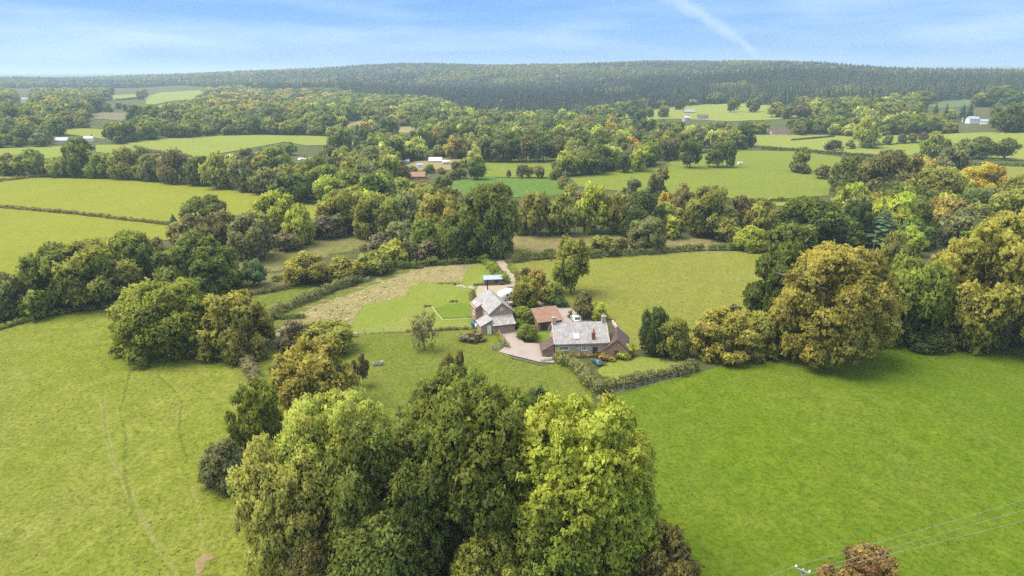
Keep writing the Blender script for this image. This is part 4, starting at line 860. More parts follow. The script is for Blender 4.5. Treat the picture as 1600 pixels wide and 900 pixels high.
def fill():
    rng = np.random.default_rng(77); cand = []
    D = 235.0
    while D < 1750:
        sp = max(9.5, D*.0135); da = sp/D; a = np.arange(-.78, .78, da); a = a+rng.uniform(-.42, .42, len(a))*da; dd = D+rng.uniform(-.4, .4, len(a))*sp*1.3
        cand.append(np.stack([np.sin(a)*dd, np.cos(a)*dd, np.full(len(a), sp)], 1)); D += sp*1.15 if D < 900 else sp*1.5
    P = np.vstack(cand); z = Hn(P[:, 0], P[:, 1]); px, py, dep = proj(P[:, 0], P[:, 1], z)
    w = np.clip(P[:, 2]*rng.uniform(.9, 2.0, len(P)), 6, 30); w = np.where(P[:, 2] < 10, rng.uniform(8, 17, len(P)), w)
    h = np.clip(rng.uniform(.62, 1.0, len(P))*w, 5.5, 17)
    wp = w*F/dep; _, ty, _ = proj(P[:, 0], P[:, 1], z+h)
    ok = (px > -60) & (px < 1660)
    nearok = py < 300
    for wd in ([(395, 300), (520, 300), (760, 300), (760, 395), (600, 400), (585, 380), (520, 366), (480, 372), (440, 384), (440, 330), (512, 350), (516, 320)], [(815, 300), (1190, 318), (1215, 385), (1100, 372), (815, 366)],
               [(1290, 290), (1640, 285), (1640, 500), (1400, 470), (1290, 400)], [(-60, 255), (340, 255), (400, 300), (200, 278), (-60, 274)]):
        nearok |= inpoly(px, py, wd)
    ok &= nearok
    for poly in CONZ: ok &= ~(inpoly(px, py, poly) & (np.hypot(P[:, 0], P[:, 1]) > 880))
    for poly in FIELDS+PROT:
        for qx, qy in ((px, py), (px, ty+1), (px, (py+ty)/2), (px-wp*.4, (py+ty*2)/3), (px+wp*.4, (py+ty*2)/3), (px-wp*.25, py-1), (px+wp*.25, py-1)):
            ok &= ~inpoly(qx, qy, poly)
    # clear of the trees placed by hand
    tr = np.array(TREES)
    for i in np.where(ok)[0]:
        if (np.hypot(tr[:, 0]-P[i, 0], tr[:, 1]-P[i, 1]) < tr[:, 2]*.75+w[i]*.25).any(): ok[i] = False
    idx = np.where(ok)[0]
    # what the trees nearer to the camera leave visible
    B = np.zeros((450, 800), bool)
    def stamp(cx, cy, rx, ry, put=True):
        x0, x1 = int(max(0, (cx-rx)/2)), int(min(799, (cx+rx)/2))+1; y0, y1 = int(max(0, (cy-ry)/2)), int(min(449, (cy+ry)/2))+1
        if x1 <= x0 or y1 <= y0: return 0, 1
        yy, xx = np.mgrid[y0:y1, x0:x1]; e = ((xx*2+1-cx)/max(rx, 1))**2+((yy*2+1-cy)/max(ry, 1))**2 <= 1.0
        s = B[y0:y1, x0:x1]; v = int((e & ~s).sum()); s |= e; return v, max(1, int(e.sum()))
    hand = []
    for o in list(SC.objects):
        if o.type == 'EMPTY' and o.get('category') in ('tree', 'shrub', 'conifer') and o.children:
            c = next((q for q in o.children if q.name.startswith('crown')), None)
            if c: x, y, zz = o.location; hh = c.scale[2]+c.location[2]; a, b, dp = proj(x, y, zz); _, t_, _ = proj(x, y, zz+hh); hand.append((math.hypot(x, y), a, (b+t_)/2, c.scale[0]*F/dp*.85, (b-t_)/2*.9, None))
    allt = hand+[(math.hypot(P[i, 0], P[i, 1]), px[i], (py[i]+ty[i])/2, wp[i]/2*.9, (py[i]-ty[i])/2*.95, i) for i in idx]
    vis = {}
    for t_ in sorted(allt, key=lambda q: q[0]):
        v, n = stamp(t_[1], t_[2], t_[3], t_[4])
        if t_[5] is not None: vis[t_[5]] = (v*4, v/n)
    keep = [i for i in idx if vis[i][0] >= 8 and vis[i][1] > .06]
    def colour(x, y):
        r = rng.random()
        if 330 < x < 520 and 146 < y < 192 and r < .42: return ('golden', .5) if r < .2 else ('brown', .5)
        if x > 1350 and y > 285: t_ = [('olive', .5, .3), ('deep green', .1, .2), ('golden', .5, .12), ('yellow-green', .4, .12), ('grey-green', .1, .16), ('green', .2, .1)]
        elif y < 215 and x < 460: t_ = [('deep green', .1, .28), ('olive', .2, .24), ('dark green', 0, .16), ('grey-green', .1, .16), ('green', .1, .12), ('golden', .2, .015), ('brown', 0, .04)]
        elif y < 215: t_ = [('deep green', .1, .30), ('olive', .2, .26), ('dark green', 0, .14), ('green', .1, .1), ('golden', .2, .012), ('yellow-green', .1, .02), ('pale green', .1, .03), ('brown', .1, .04)]
        else: t_ = [('olive', .25, .28), ('deep green', .1, .24), ('dark green', 0, .1), ('grey-green', .1, .12), ('green', .1, .12), ('brown', .1, .05), ('yellow-green', .1, .02), ('pale green', .1, .03), ('golden', .3, .015), ('dark brown', .05, .04)]
        q = rng.random()*sum(a[2] for a in t_)
        for nm, au, p in t_:
            q -= p
            if q <= 0: return nm, au*rng.uniform(0, .6)
        return 'olive', .2
    n_hand = sum(1 for t_ in SC.objects if t_.get('category') == 'tree')
    order = sorted(keep, key=lambda i: -vis[i][0]); indiv = order[:max(0, 296-n_hand)]; rest = order[max(0, 296-n_hand):]
    recs = []
    for i in indiv:
        nm, au = colour(px[i], py[i]); sh = rng.choice(['round', 'round', 'dome', 'tall'])
        o = place('tree', 'x', 'tree', 'woodland trees filling the valley', P[i, 0], P[i, 1], w[i], h[i]*(1.12 if sh == 'tall' else 1), PAL[nm], au, sh, .03, 'mid' if wp[i] > 20 else 'small')
        recs.append((o, nm, px[i], (py[i]+ty[i])/2, wp[i], h[i]/w[i]))
    # labels: look, then the nearest landmark and the direction from it
    groups = {}
    for o, nm, x, y, wv, asp in recs:
        L_ = sorted(LMK, key=lambda l: (l[0]-x)**2+((l[1]-y)*2)**2); l = L_[0]; dx, dy = x-l[0], (y-l[1])
        rel = ('left of' if dx < 0 else 'right of') if abs(dx) > abs(dy)*1.6 else ('just beyond' if dy < 0 else 'just in front of')
        far = math.hypot(dx, dy*2) > 70
        sz = 'large' if wv > 34 else 'small' if wv < 17 else 'mid-sized'
        groups.setdefault('%s %s woodland tree %s%s %s' % (sz, nm, 'well ' if far and rel.endswith('of') and 'front' not in rel else '', rel, l[2]), []).append((x, o))
    words = ['', 'second', 'third', 'fourth', 'fifth', 'sixth', 'seventh', 'eighth', 'ninth', 'tenth']
    for g, lst in groups.items():
        lst.sort(key=lambda q: q[0]); n = len(lst)
        for k_, (x, o) in enumerate(lst):
            o['label'] = g if n == 1 else g+(', leftmost' if k_ == 0 else ', rightmost' if k_ == n-1 else ', %s from the left' % words[min(k_, 9)])
    return P, px, py, w, h, rest, colour, rng
FP, fpx, fpy, fw, fh, frest, fcolour, frng = fill()

# the far woods and the plantation on the hill: nobody could count them, so they are scattered by geometry nodes
PROTO = bpy.data.collections.new('woodland_sources')
def proto(name, me):
    o = bpy.data.objects.new(name, me); return o
def scatter(name, pts, scl, rot, col, aut, protos, label, cat):
    me = bpy.data.meshes.new(name); me.vertices.add(len(pts)); me.vertices.foreach_set('co', np.asarray(pts, np.float32).ravel())
    for nm, ty, key, arr in (('tree_scale', 'FLOAT_VECTOR', 'vector', scl), ('tree_turn', 'FLOAT_VECTOR', 'vector', rot), ('tree_colour', 'FLOAT_COLOR', 'color', col), ('tree_autumn', 'FLOAT', 'value', aut), ('tree_kind', 'INT', 'value', np.arange(len(pts)) % len(protos))):
        a = me.attributes.new(nm, ty, 'POINT'); a.data.foreach_set(key, np.asarray(arr, np.int32 if ty == 'INT' else np.float32).ravel())
    o = link(name, me); tag(o, label, cat, None, 'stuff')
    g = bpy.data.node_groups.new(name, 'GeometryNodeTree'); g.interface.new_socket('Geometry', in_out='INPUT', socket_type='NodeSocketGeometry'); g.interface.new_socket('Geometry', in_out='OUTPUT', socket_type='NodeSocketGeometry')
    gi = g.nodes.new('NodeGroupInput'); go = g.nodes.new('NodeGroupOutput'); ip = g.nodes.new('GeometryNodeInstanceOnPoints')
    jn = g.nodes.new('GeometryNodeGeometryToInstance')
    for p in reversed(protos):
        oi = g.nodes.new('GeometryNodeObjectInfo'); oi.inputs['Object'].default_value = p; oi.transform_space = 'ORIGINAL'; g.links.new(oi.outputs['Geometry'], jn.inputs[0])
    def at_(nm, ty):
        n = g.nodes.new('GeometryNodeInputNamedAttribute'); n.data_type = ty; n.inputs['Name'].default_value = nm; return n.outputs['Attribute']
    g.links.new(gi.outputs[0], ip.inputs['Points']); g.links.new(jn.outputs[0], ip.inputs['Instance']); ip.inputs['Pick Instance'].default_value = True
    g.links.new(at_('tree_kind', 'INT'), ip.inputs['Instance Index']); g.links.new(at_('tree_turn', 'FLOAT_VECTOR'), ip.inputs['Rotation']); g.links.new(at_('tree_scale', 'FLOAT_VECTOR'), ip.inputs['Scale'])
    g.links.new(ip.outputs[0], go.inputs[0]); md = o.modifiers.new('scatter', 'NODES'); md.node_group = g
    return o
def far_woods():
    rng = frng; P = []; S = []; CO = []; AU = []
    for i in frest:
        nm, au = fcolour(fpx[i], fpy[i]); c = PAL[nm]; P.append((FP[i, 0], FP[i, 1], H(FP[i, 0], FP[i, 1]))); S.append((fw[i]/2, fw[i]/2, fh[i])); CO.append((*c, 1)); AU.append(au)
    CP = []; CS = []; CC = []
    D = 880.0
    while D < 4600:
        sp = max(7.5, D*.0050); da = sp/D; a = np.arange(-.80, .80, da); a = a+rng.uniform(-.4, .4, len(a))*da; dd = D+rng.uniform(-.5, .5, len(a))*sp*1.6
        x, y = np.sin(a)*dd, np.cos(a)*dd; z = Hn(x, y); px, py, _ = proj(x, y, z)
        inz = inpoly(px, py, CONZ[0]) | (dd > 2300); br = np.zeros(len(a), bool)
        for poly in BROADPATCH: br |= inpoly(px, py, poly)
        if dd.min() > 1900: br |= (np.sin(x/190+1)+np.sin(y/160+x/400)+.6*np.sin(x/47+y/61) > 1.1)
        for poly in FIELDS: inz &= ~(inpoly(px, py, poly) | inpoly(px, py-6, poly))
        inz &= (px > -40) & (px < 1640)
        for k_ in np.where(inz)[0]:
            if br[k_] or rng.random() < (.08 if D < 1700 else .3):
                if rng.random() < .6:
                    ww = sp*rng.uniform(.9, 1.5); nm = rng.choice(['olive', 'deep green', 'grey-green', 'brown', 'golden', 'green'], p=[.3, .25, .17, .12, .06, .10])
                    P.append((x[k_], y[k_], z[k_])); S.append((ww/2, ww/2, rng.uniform(10, 15))); CO.append((*PAL[nm], 1)); AU.append(rng.uniform(0, .1))
            else:
                hh = (rng.uniform(13, 25) if D < 1650 else rng.uniform(12, 17))*(1+.15*math.sin(x[k_]/130+y[k_]/90)); ww = sp*rng.uniform(.40, .62)*(1 if D < 1650 else 1.15); v = rng.uniform(.6, 1.4)*(1+.30*math.sin(x[k_]/210-y[k_]/150))
                CP.append((x[k_], y[k_], z[k_]-.5)); CS.append((ww, ww, hh)); g_ = rng.random()
                CC.append(((.085+.05*g_)*v, (.125+.03*g_)*v, (.070+.02*(1-g_))*v, 1))
        D += sp*1.35
    rt = lambda n: np.column_stack([np.zeros(n), np.zeros(n), rng.uniform(0, 6.28, n)])
    sm = [proto('broadleaf_source', crown_unit('crown', 400+j, ('round', 'dome')[j % 2], 9, 110, 4, .11, .19, LEAFI)) for j in range(4)]
    scatter('far_woodland', P, S, rt(len(P)), CO, AU, sm, 'far-off mixed woodland across the valley and lower slopes', 'woodland')
    cn = [proto('spruce_source', conifer_unit('spruce', 420+j, 8, 7, LEAFI, .3)) for j in range(3)]
    scatter('conifer_forest', CP, CS, rt(len(CP)), CC, np.zeros(len(CP)), cn, 'dark conifer plantation covering the hill on the skyline', 'forest')
    print('far', len(P), len(CP))
far_woods()
def tufts():
    rng = np.random.default_rng(9); P = []; S = []; CO = []
    def put(poly, n, cols, h, pw):
        xs, ys = zip(*poly); k_ = 0
        while k_ < n:
            px = rng.uniform(max(-20, min(xs)), min(1620, max(xs))); f = rng.random()**pw; py = min(ys)+(min(930, max(ys))-min(ys))*f
            if not inpoly(px, py, poly): continue
            q = at(px, py)
            if len(P) % 1 == 0 and (math.sin(q.x/6+1)+math.sin(q.y/7.5)+math.sin((q.x+q.y)/3.1)) < rng.uniform(-1.5, 2.2): k_ += .3; continue
            hh = h*rng.uniform(.45, 1.3); P.append(tuple(q)); S.append((hh*1.7, hh*1.7, hh)); CO.append((*[c*rng.uniform(.8, 1.15) for c in cols[rng.integers(len(cols))]], 1)); k_ += 1
    put([(-20, 520), (130, 487), (270, 480), (385, 575), (430, 700), (450, 930), (-20, 930)], 1500, [(.27, .33, .04), (.32, .35, .06), (.42, .40, .14)], .11, .9)
    put([(960, 625), (1100, 582), (1300, 547), (1620, 548), (1620, 930), (1040, 930)], 1700, [(.19, .29, .018), (.24, .32, .022), (.30, .33, .07)], .10, .9)
    put([(400, 560), (540, 526), (772, 515), (800, 562), (900, 580), (930, 610), (700, 660), (520, 640)], 500, [(.24, .30, .04), (.29, .30, .08)], .11, 1)
    put([(436, 505), (517, 466), (590, 441), (640, 425), (722, 416), (718, 438), (640, 449), (600, 467), (556, 488), (540, 521), (450, 530)], 380, [(.74, .63, .38), (.66, .56, .31), (.50, .47, .19)], .24, 1)
    put([(820, 412), (1000, 400), (1205, 397), (1160, 470), (1080, 540), (960, 495), (870, 445)], 350, [(.30, .33, .05), (.36, .35, .10)], .15, 1)
    n = len(P); pr = [proto('grass_tuft_source', crown_unit('grass_tuft', 500+j, 'bush', 6, 26, 4, .2, .30, LEAFI)) for j in range(3)]
    scatter('grass_tufts', P, S, np.column_stack([np.zeros(n), np.zeros(n), rng.uniform(0, 6.28, n)]), CO, np.zeros(n), pr, 'tufts of coarser grass dotted over the pastures and the straw meadow', 'grass')
tufts()
# ------------------------------------------------------------------ hedges
def hedge(label, line, h, w, colour, aut=.1, dens=1.0, leaf=.16, ragged=.3, name='hedge', cat='hedge', group=None, clipped=False):
    rng = np.random.default_rng(int(abs(line[0][0])*7+line[0][1])); B = [at(*p) for p in line]; o0 = B[0]
    L = []
    for a, b in zip(B, B[1:]):
        n = max(1, int((b-a).length/(w*.38)))
        for i in range(n):
            p = a.lerp(b, (i+rng.uniform(0, 1)*.5)/n); z = H(p.x, p.y); hh = h*rng.uniform(1-ragged, 1+ragged*.6); r = min(w, hh)*.5
            L.append((p.x-o0.x+rng.normal()*w*.1, p.y-o0.y+rng.normal()*w*.1, z-o0.z+hh-r, r*rng.uniform(.85, 1.15)))
            if hh > r*2.1: L.append((p.x-o0.x, p.y-o0.y, z-o0.z+r*.7, r*1.05))
    L = np.array(L); ln = sum((b-a).length for a, b in zip(B, B[1:])); n = int(ln*(2*h+w)*dens*2.0/(leaf*leaf*14))+30
    V, Q, nr, at_ = leaves(rng, L, n, 6, leaf*1.1 if not clipped else leaf*.6, leaf, np.array((L[:, 0].mean(), L[:, 1].mean(), -2)), up=.4)
    o = tag(link(name, npmesh(name, V, Q, LEAF, nr, at_), None, o0), label, cat, group); o.color = (*PAL[colour], aut)
    LMK.append((sum(p[0] for p in line)/len(line), sum(p[1] for p in line)/len(line), label)); return o
hedge('thick grey-green hedge sloping along the left side of the straw meadow', [(408, 508), (440, 489), (475, 473), (515, 457), (545, 447), (566, 440)], 2.3, 3.4, 'grey-green', .08, 1.0, .19)
hedge('long thin field hedge dividing the two lime green fields', [(-60, 323), (0, 325), (60, 330), (140, 338), (210, 346), (270, 353)], 1.3, 1.8, 'brown', .1, 1.0, .2)
hedge('wide pale grey hedge between left pasture and paddock', [(410, 628), (402, 604), (392, 580), (376, 556)], 2.0, 3.4, 'bare grey', .03, 1.0, .16)
hedge('dense hedge between cottage lawn and the bright right pasture', [(930, 616), (960, 607), (1000, 597), (1045, 588), (1092, 576)], 2.0, 3.0, 'grey-green', .1, 1.1, .16)
hedge('shaggy hedge in front of the cottage running down to the gate', [(874, 568), (895, 576), (912, 590), (926, 612)], 2.2, 2.8, 'grey-green', .25, 1.0, .16)
hedge('dark hedge behind the cottage field, left piece', [(806, 409), (830, 406), (868, 403)], 2.4, 3.4, 'deep green', .05, 1.0, .2)
hedge('long dark hedge along the top of the cottage field', [(918, 404), (960, 401), (1010, 398), (1070, 393), (1120, 391), (1150, 391)], 2.1, 3.0, 'deep green', .05, 1.0, .2)
hedge('dark hedge continuing to the right corner of the cottage field', [(1150, 391), (1180, 392), (1208, 394)], 1.6, 2.4, 'deep green', .05, 1.0, .2)
hedge('dark garden hedge at the top of the straw meadow', [(626, 420), (660, 417), (700, 414), (752, 411)], 1.9, 2.6, 'deep green', .05, 1.0, .2)
hedge('leafy hedge along the track beside the blue roofed shed', [(756, 408), (764, 418), (776, 430), (790, 446)], 2.2, 3.2, 'green', .05, 1.0, .2)
hedge('short clipped hedge across the track from the shed', [(796, 418), (806, 430), (814, 440)], 1.3, 1.4, 'green', .3, 1.0, .16)
hedge('low black-green clipped hedge at the lower left of the straw meadow', [(429, 500), (452, 499), (475, 498)], 1.1, 1.2, 'dark green', 0, 1.4, .12, .06, clipped=True)
hedge('low brown bank hedge behind the light green ash', [(352, 470), (380, 464), (420, 458), (458, 450)], 1.3, 2.0, 'purple-brown', .05, 1.0, .18)
hedge('low brown hedge at the left edge of the pasture top', [(170, 480), (195, 474), (222, 466)], 1.2, 2.0, 'brown', .1, 1.0, .18)
hedge('low scrubby hedge along the top of the left pasture', [(-30, 524), (10, 512), (60, 498), (115, 488), (170, 481)], 1.2, 2.6, 'olive', .2, 1.0, .18)
hedge('short brown hedge at the far left above the lime field', [(-40, 290), (10, 283), (50, 278), (88, 276)], 1.6, 2.4, 'brown', .15, 1.0, .28)
hedge('grey-brown scrub line right of the orange-tinged oak', [(430, 440), (445, 436), (470, 434)], 1.6, 3, 'grey-green', .1, 1.0, .2)
hedge('dark hedge below the pale right pasture, long left piece', [(1190, 233), (1230, 236), (1280, 240), (1330, 244), (1372, 246)], 2.2, 3.2, 'dark green', .05, 1.0, .3)
hedge('dark hedge below the pale right pasture, short right piece', [(1388, 246), (1420, 248), (1446, 249)], 2.2, 3.2, 'dark green', .05, 1.0, .3)
hedge('dark hedge under the two open oaks at the right edge', [(1506, 259), (1560, 260), (1640, 262)], 2.2, 3.2, 'deep green', .05, 1.0, .3)
hedge('hedge line across the long pale field on the left', [(212, 232), (232, 238), (262, 243), (300, 249)], 2.2, 3.4, 'dark brown', .1, 1.0, .4)
hedge('green hedge beside the small triangle of field', [(1046, 252), (1075, 245), (1105, 238), (1150, 236)], 2.2, 3.4, 'deep green', .1, 1.0, .35)
hedge('dark hedge at the bottom of the mown field', [(1166, 318), (1200, 316), (1236, 315)], 1.8, 2.6, 'deep green', .05, 1.0, .28)
hedge('hedge strip above the smallholding yard', [(604, 252), (650, 245), (690, 238)], 2.2, 3.2, 'green', .1, 1.0, .35)
hedge('hedge strip below the thin field by the smallholding', [(640, 250), (670, 247), (705, 243)], 2.0, 3.0, 'deep green', .1, 1.0, .35)
hedge('thorn hedge under the trees of the right pasture', [(1360, 229), (1400, 226), (1450, 223)], 1.3, 2.2, 'deep green', .15, 1.0, .3)
hedge('dark scrub line at the lower corner of the distant left fields', [(150, 158), (190, 157), (220, 154)], 3, 5, 'dark green', .05, 1.0, .7)
# ------------------------------------------------------------------ fences, gates, poles and wires
def fence(label, line, gap, h, wires=(.35, .7, 1.0), post=.07, jitter=.06, rails=False):
    B = [at(*p) for p in line]; o = empty('fence', B[0], 0, label, 'fence'); r = random.Random(int(line[0][0]))
    pm = MB().box((0, 0, h/2-.1), (post, post, h+.2)).build('post', M['greywood'], o); first = True; tops = []
    for a, b in zip(B, B[1:]):
        n = max(1, round((b-a).length/gap))
        for i in range(n+(b is B[-1])):
            p = a.lerp(b, i/n); p.z = H(p.x, p.y); q = p-B[0]; tops.append(q)
            c = pm if first else pm.copy()
            if not first: C.objects.link(c); c.parent = o
            first = False; c.location = q; c.rotation_euler = (r.uniform(-jitter, jitter), r.uniform(-jitter, jitter), r.uniform(0, 3)); c.scale = (1, 1, r.uniform(.92, 1.12))
    for wz in wires:
        V, Q = tube([tuple(t+Vector((0, 0, wz*h))) for t in tops], [.045 if rails else .012]*len(tops), 4)
        link('rail' if rails else 'wire', npmesh('wire', V, Q, M['greywood'] if rails else M['metal']), o)
    return o
fence('post and wire fence between straw meadow and paddock', [(540, 524), (600, 520), (680, 518), (772, 513)], 3.6, 1.15)
fence('post and wire fence along the edge of the gravel drive', [(778, 553), (800, 561), (822, 566), (845, 571), (868, 568)], 2.6, 1.2)
fence('post and rail fence beside the barn and paddock corner', [(772, 514), (777, 522), (784, 533), (788, 541)], 1.6, 1.3, rails=True)
fence('row of thin posts along the hedge of the right pasture', [(948, 622), (985, 612), (1030, 601), (1085, 586)], 1.7, 1.25)
fence('low wire fence behind the golden field maple', [(398, 549), (430, 545), (456, 541), (500, 537), (540, 525)], 3.5, 1.1)
fence('posts along the top hedge of the cottage field', [(920, 406), (1000, 401), (1080, 396), (1140, 394)], 5, 1.3)
def gate(label, p0, p1, mat, h=1.15):
    a, b = at(*p0), at(*p1); d = b-a; L_ = math.hypot(d.x, d.y); o = empty('gate', a, math.atan2(d.y, d.x), label, 'gate'); g = None
    for i in range(5):
        z = .2+i*(h-.25)/4
        if g is None: g = MB().box((L_/2, 0, 0), (L_, .05, .09)).build('bar', mat, o); g.location = (0, 0, z)
        else: c = g.copy(); C.objects.link(c); c.parent = o; c.location = (0, 0, z)
    for x in (0, L_):
        MB().box((x, .12, h/2), (.16, .16, h+.3)).build('gatepost', M['greywood'], o)
    for x in (.06, L_-.06): MB().box((x, -.06, h/2+.05), (.07, .05, h)).build('stile', mat, o)
    MB().cyl((.1, -.06, .2), (L_-.1, -.06, h), .035, None, 6).build('brace', mat, o)
gate('grey gate standing at the end of the thick meadow hedge', (567, 441), (577, 439), M['metal'])
gate('grey wooden gate at the entrance of the gravel drive', (770, 548), (788, 542), M['greywood'])
gate('pale field gate in the hedge in front of the cottage', (919, 586), (925, 600), M['metal'])

def pole(label, base, h, arm=1.3, loc=None, r=.13, name='utility_pole', ins=2, ang=0):
    p = loc or at(*base); o = empty(name, p, ang, label, 'utility pole')
    MB().cyl((0, 0, -.2), (0, 0, h), r, r*.75, 10).build('post', M['greywood'], o)
    if arm:
        MB().box((0, -.13, h-.12), (arm, .09, .11)).build('crossarm', M['metal'], o)
        for i in range(ins):
            x = -arm/2+.06+(arm-.12)*i/(ins-1)
            ii = MB(); ii.cyl((0, 0, 0), (0, 0, .09), .05, .05, 8); ii.cyl((0, 0, .09), (0, 0, .15), .10, .10, 10); ii.cyl((0, 0, .17), (0, 0, .24), .085, .06, 10); ii.sphere((0, 0, .27), .05, (1, 1, 1), 1)
            k_ = ii.build('insulator', M['white'], o, True); k_.location = (x, -.13, h-.05)
        MB().cyl((arm*.35, -.13, h-.15), (0, -.1, h-.75), .03, None, 6).build('strut', M['metal'], o)
        MB().cyl((-arm*.35, -.13, h-.15), (0, -.1, h-.75), .03, None, 6).build('strut', M['metal'], o)
    return o
# the near pole: its head shows at (1255, 890); wires climb away to the right
hd = ray(1255, 889); tz = 9.0; t_ = (tz-CAMH)/hd[2]; NP = Vector((hd[0]*t_, hd[1]*t_, 0)); NP.z = H(NP.x, NP.y)
pole('electricity pole head with two white insulators at the bottom edge', None, tz-NP.z, 1.3, NP, ang=R(-38))
def wire(label, p0, p1, sag, r=.016, group=None, ext=1.0):
    P_ = []; p1 = Vector(p0)+(Vector(p1)-Vector(p0))*ext
    for i in range(25):
        t = i/24; p = Vector(p0).lerp(Vector(p1), t); p.z -= sag*4*t*(1-t); P_.append(tuple(p))
    V, Q = tube(P_, [r]*25, 5); tag(link('power_line', npmesh('power_line', V, Q, M['metal'])), label, 'power line', group)
def on_ray(px, py, z): d = ray(px, py); t = (z-CAMH)/d[2]; return (d[0]*t, d[1]*t, z)
for i, (a, b) in enumerate((((1244, 884), (1700, 746)), ((1262, 892), (1700, 762)), ((1259, 898), (1700, 782)))):
    wire('thin overhead wire crossing the right pasture, %s of the three' % ('uppermost', 'middle', 'lowest')[i], on_ray(*a, 9.1), on_ray(*b, 8.2), .5, .013, 'overhead wires over the right pasture', 2.4)
wire('thin overhead wire leaving the pole to the lower left', on_ray(1244, 884, 9.1), on_ray(1190, 905, 8.9), .05, .013, None, 6)
pole('tall pale pole leaning among the cedars on the right', (1362, 404), 8.5, 0, r=.10)
pole('wooden pole in the hedge below the white country house', (1509, 209), 8.5, 1.2, r=.22)
q0 = at(1362, 404)
wire('slack stay wire running from the cedar pole down to the right', (q0.x, q0.y, q0.z+8.2), tuple(at(1390, 398)+Vector((0, 0, .2))), .1, .02)

# ------------------------------------------------------------------ buildings
def frame(o, pos, rz): o.location = pos; o.rotation_euler = (0, 0, rz)
def roofslab(quadpts, th, mat, parent, name='roof'):
    """roof slope from eave-left, eave-right, ridge-right, ridge-left (local), with thickness and UVs in metres"""
    a, b, c, d = [Vector(p) for p in quadpts]; n = (b-a).cross(d-a).normalized()
    if n.z < 0: n = -n
    V = [p for p in (a, b, c, d)]+[p-n*th for p in (a, b, c, d)]
    Fq = [(0, 1, 2, 3), (7, 6, 5, 4), (0, 4, 5, 1), (1, 5, 6, 2), (2, 6, 7, 3), (3, 7, 4, 0)]
    me = bpy.data.meshes.new(name); me.from_pydata([tuple(v) for v in V], [], Fq); me.materials.append(mat)
    uv = me.uv_layers.new(name='UVMap'); ux = (b-a).normalized(); uy = n.cross(ux)
    for l in me.loops: p = V[l.vertex_index]-a; uv.data[l.index].uv = (p.dot(ux)+7, p.dot(uy)+5)
    bm = bmesh.new(); bm.from_mesh(me); bmesh.ops.recalc_face_normals(bm, faces=bm.faces); bm.to_mesh(me); bm.free()
    return link(name, me, parent)
def window(parent, x, y, z, w, h, face='front', mull=1, fm=None, gm=None, label=None, name='window'):
    """window on a wall facing -y (front), +y (back) or -x (left), +x (right); centre (x, y, z)"""
    fm = fm or M['white']; f = MB(); t = .13
    f.box((0, 0, h/2-t/2), (w, .12, t)); f.box((0, 0, -h/2+t/2), (w, .16, t))
    for s in (-1, 1): f.box((s*(w/2-t/2), 0, 0), (t, .12, h-2*t))
    for i in range(mull): f.box((-w/2+w*(i+1)/(mull+1), .01, 0), (.06, .09, h-2*t))
    o = f.build(name, fm, parent); rz = {'front': 0, 'back': math.pi, 'left': -math.pi/2, 'right': math.pi/2}[face]
    o.location = (x, y, z); o.rotation_euler = (0, 0, rz)
    g = MB().box((0, .045, 0), (w-2*t, .03, h-2*t)).build('pane', gm or M['glass'], o)
    if label: o['label'] = label
    return o
def door(parent, x, y, z, w, h, face, mat):
    rz = {'front': 0, 'back': math.pi, 'left': -math.pi/2, 'right': math.pi/2}[face]
    o = MB().box((0, 0, h/2), (w, .09, h)).build('door', mat, parent); o.location = (x, y, z); o.rotation_euler = (0, 0, rz)
    MB().box((w*.35, -.08, h*.48), (.05, .06, .16)).build('handle', M['metal'], o)
def house(name, label, cat, pos, rz, L_, W_, he, hr, wallm, roofm, wins=(), chim=(), over=.25, doors=(), roofname='roof'):
    """gabled house, front wall along local x at y = 0, ridge along x"""
    o = empty(name, pos, rz, label, cat); sl_ = (hr-he)/(W_/2)
    MB().prism([(0, -.4), (W_, -.4), (W_, he), (W_/2, hr-.06), (0, he)], 'X', -L_/2, L_/2).build('wall', wallm, o)
    e = over
    roofslab([(-L_/2-e, -e, he-e*sl_+.1), (L_/2+e, -e, he-e*sl_+.1), (L_/2+e, W_/2, hr+.1), (-L_/2-e, W_/2, hr+.1)], .12, roofm, o, roofname)
    roofslab([(L_/2+e, W_+e, he-e*sl_+.1), (-L_/2-e, W_+e, he-e*sl_+.1), (-L_/2-e, W_/2+.003, hr+.1), (L_/2+e, W_/2+.003, hr+.1)], .12, roofm, o, roofname)
    for (face, s, z, w, h, mu) in wins:
        x, y = {'front': (s, -.03), 'back': (s, W_+.03), 'left': (-L_/2-.03, s), 'right': (L_/2+.03, s)}[face]; window(o, x, y, z, w, h, face, mu)
    for (face, s, w, h, m_) in doors:
        x, y = {'front': (s, -.03), 'left': (-L_/2-.03, s), 'right': (L_/2+.03, s)}[face]; door(o, x, y, 0, w, h, face, m_)
    for (x, y, z0, z1, w, d, m_, pots) in chim:
        c = MB(); c.box((0, 0, (z1-z0)/2), (w, d, z1-z0)); c.box((0, 0, z1-z0+.06), (w+.14, d+.14, .13)); k_ = c.build('chimney', m_, o); k_.location = (x, y, z0)
        for j in range(pots):
            MB().cyl((0, 0, 0), (0, 0, .55), .15, .11, 8).build('chimney_pot', M['pot'], k_).location = ((j-(pots-1)/2)*.4, 0, z1-z0+.125)
    return o
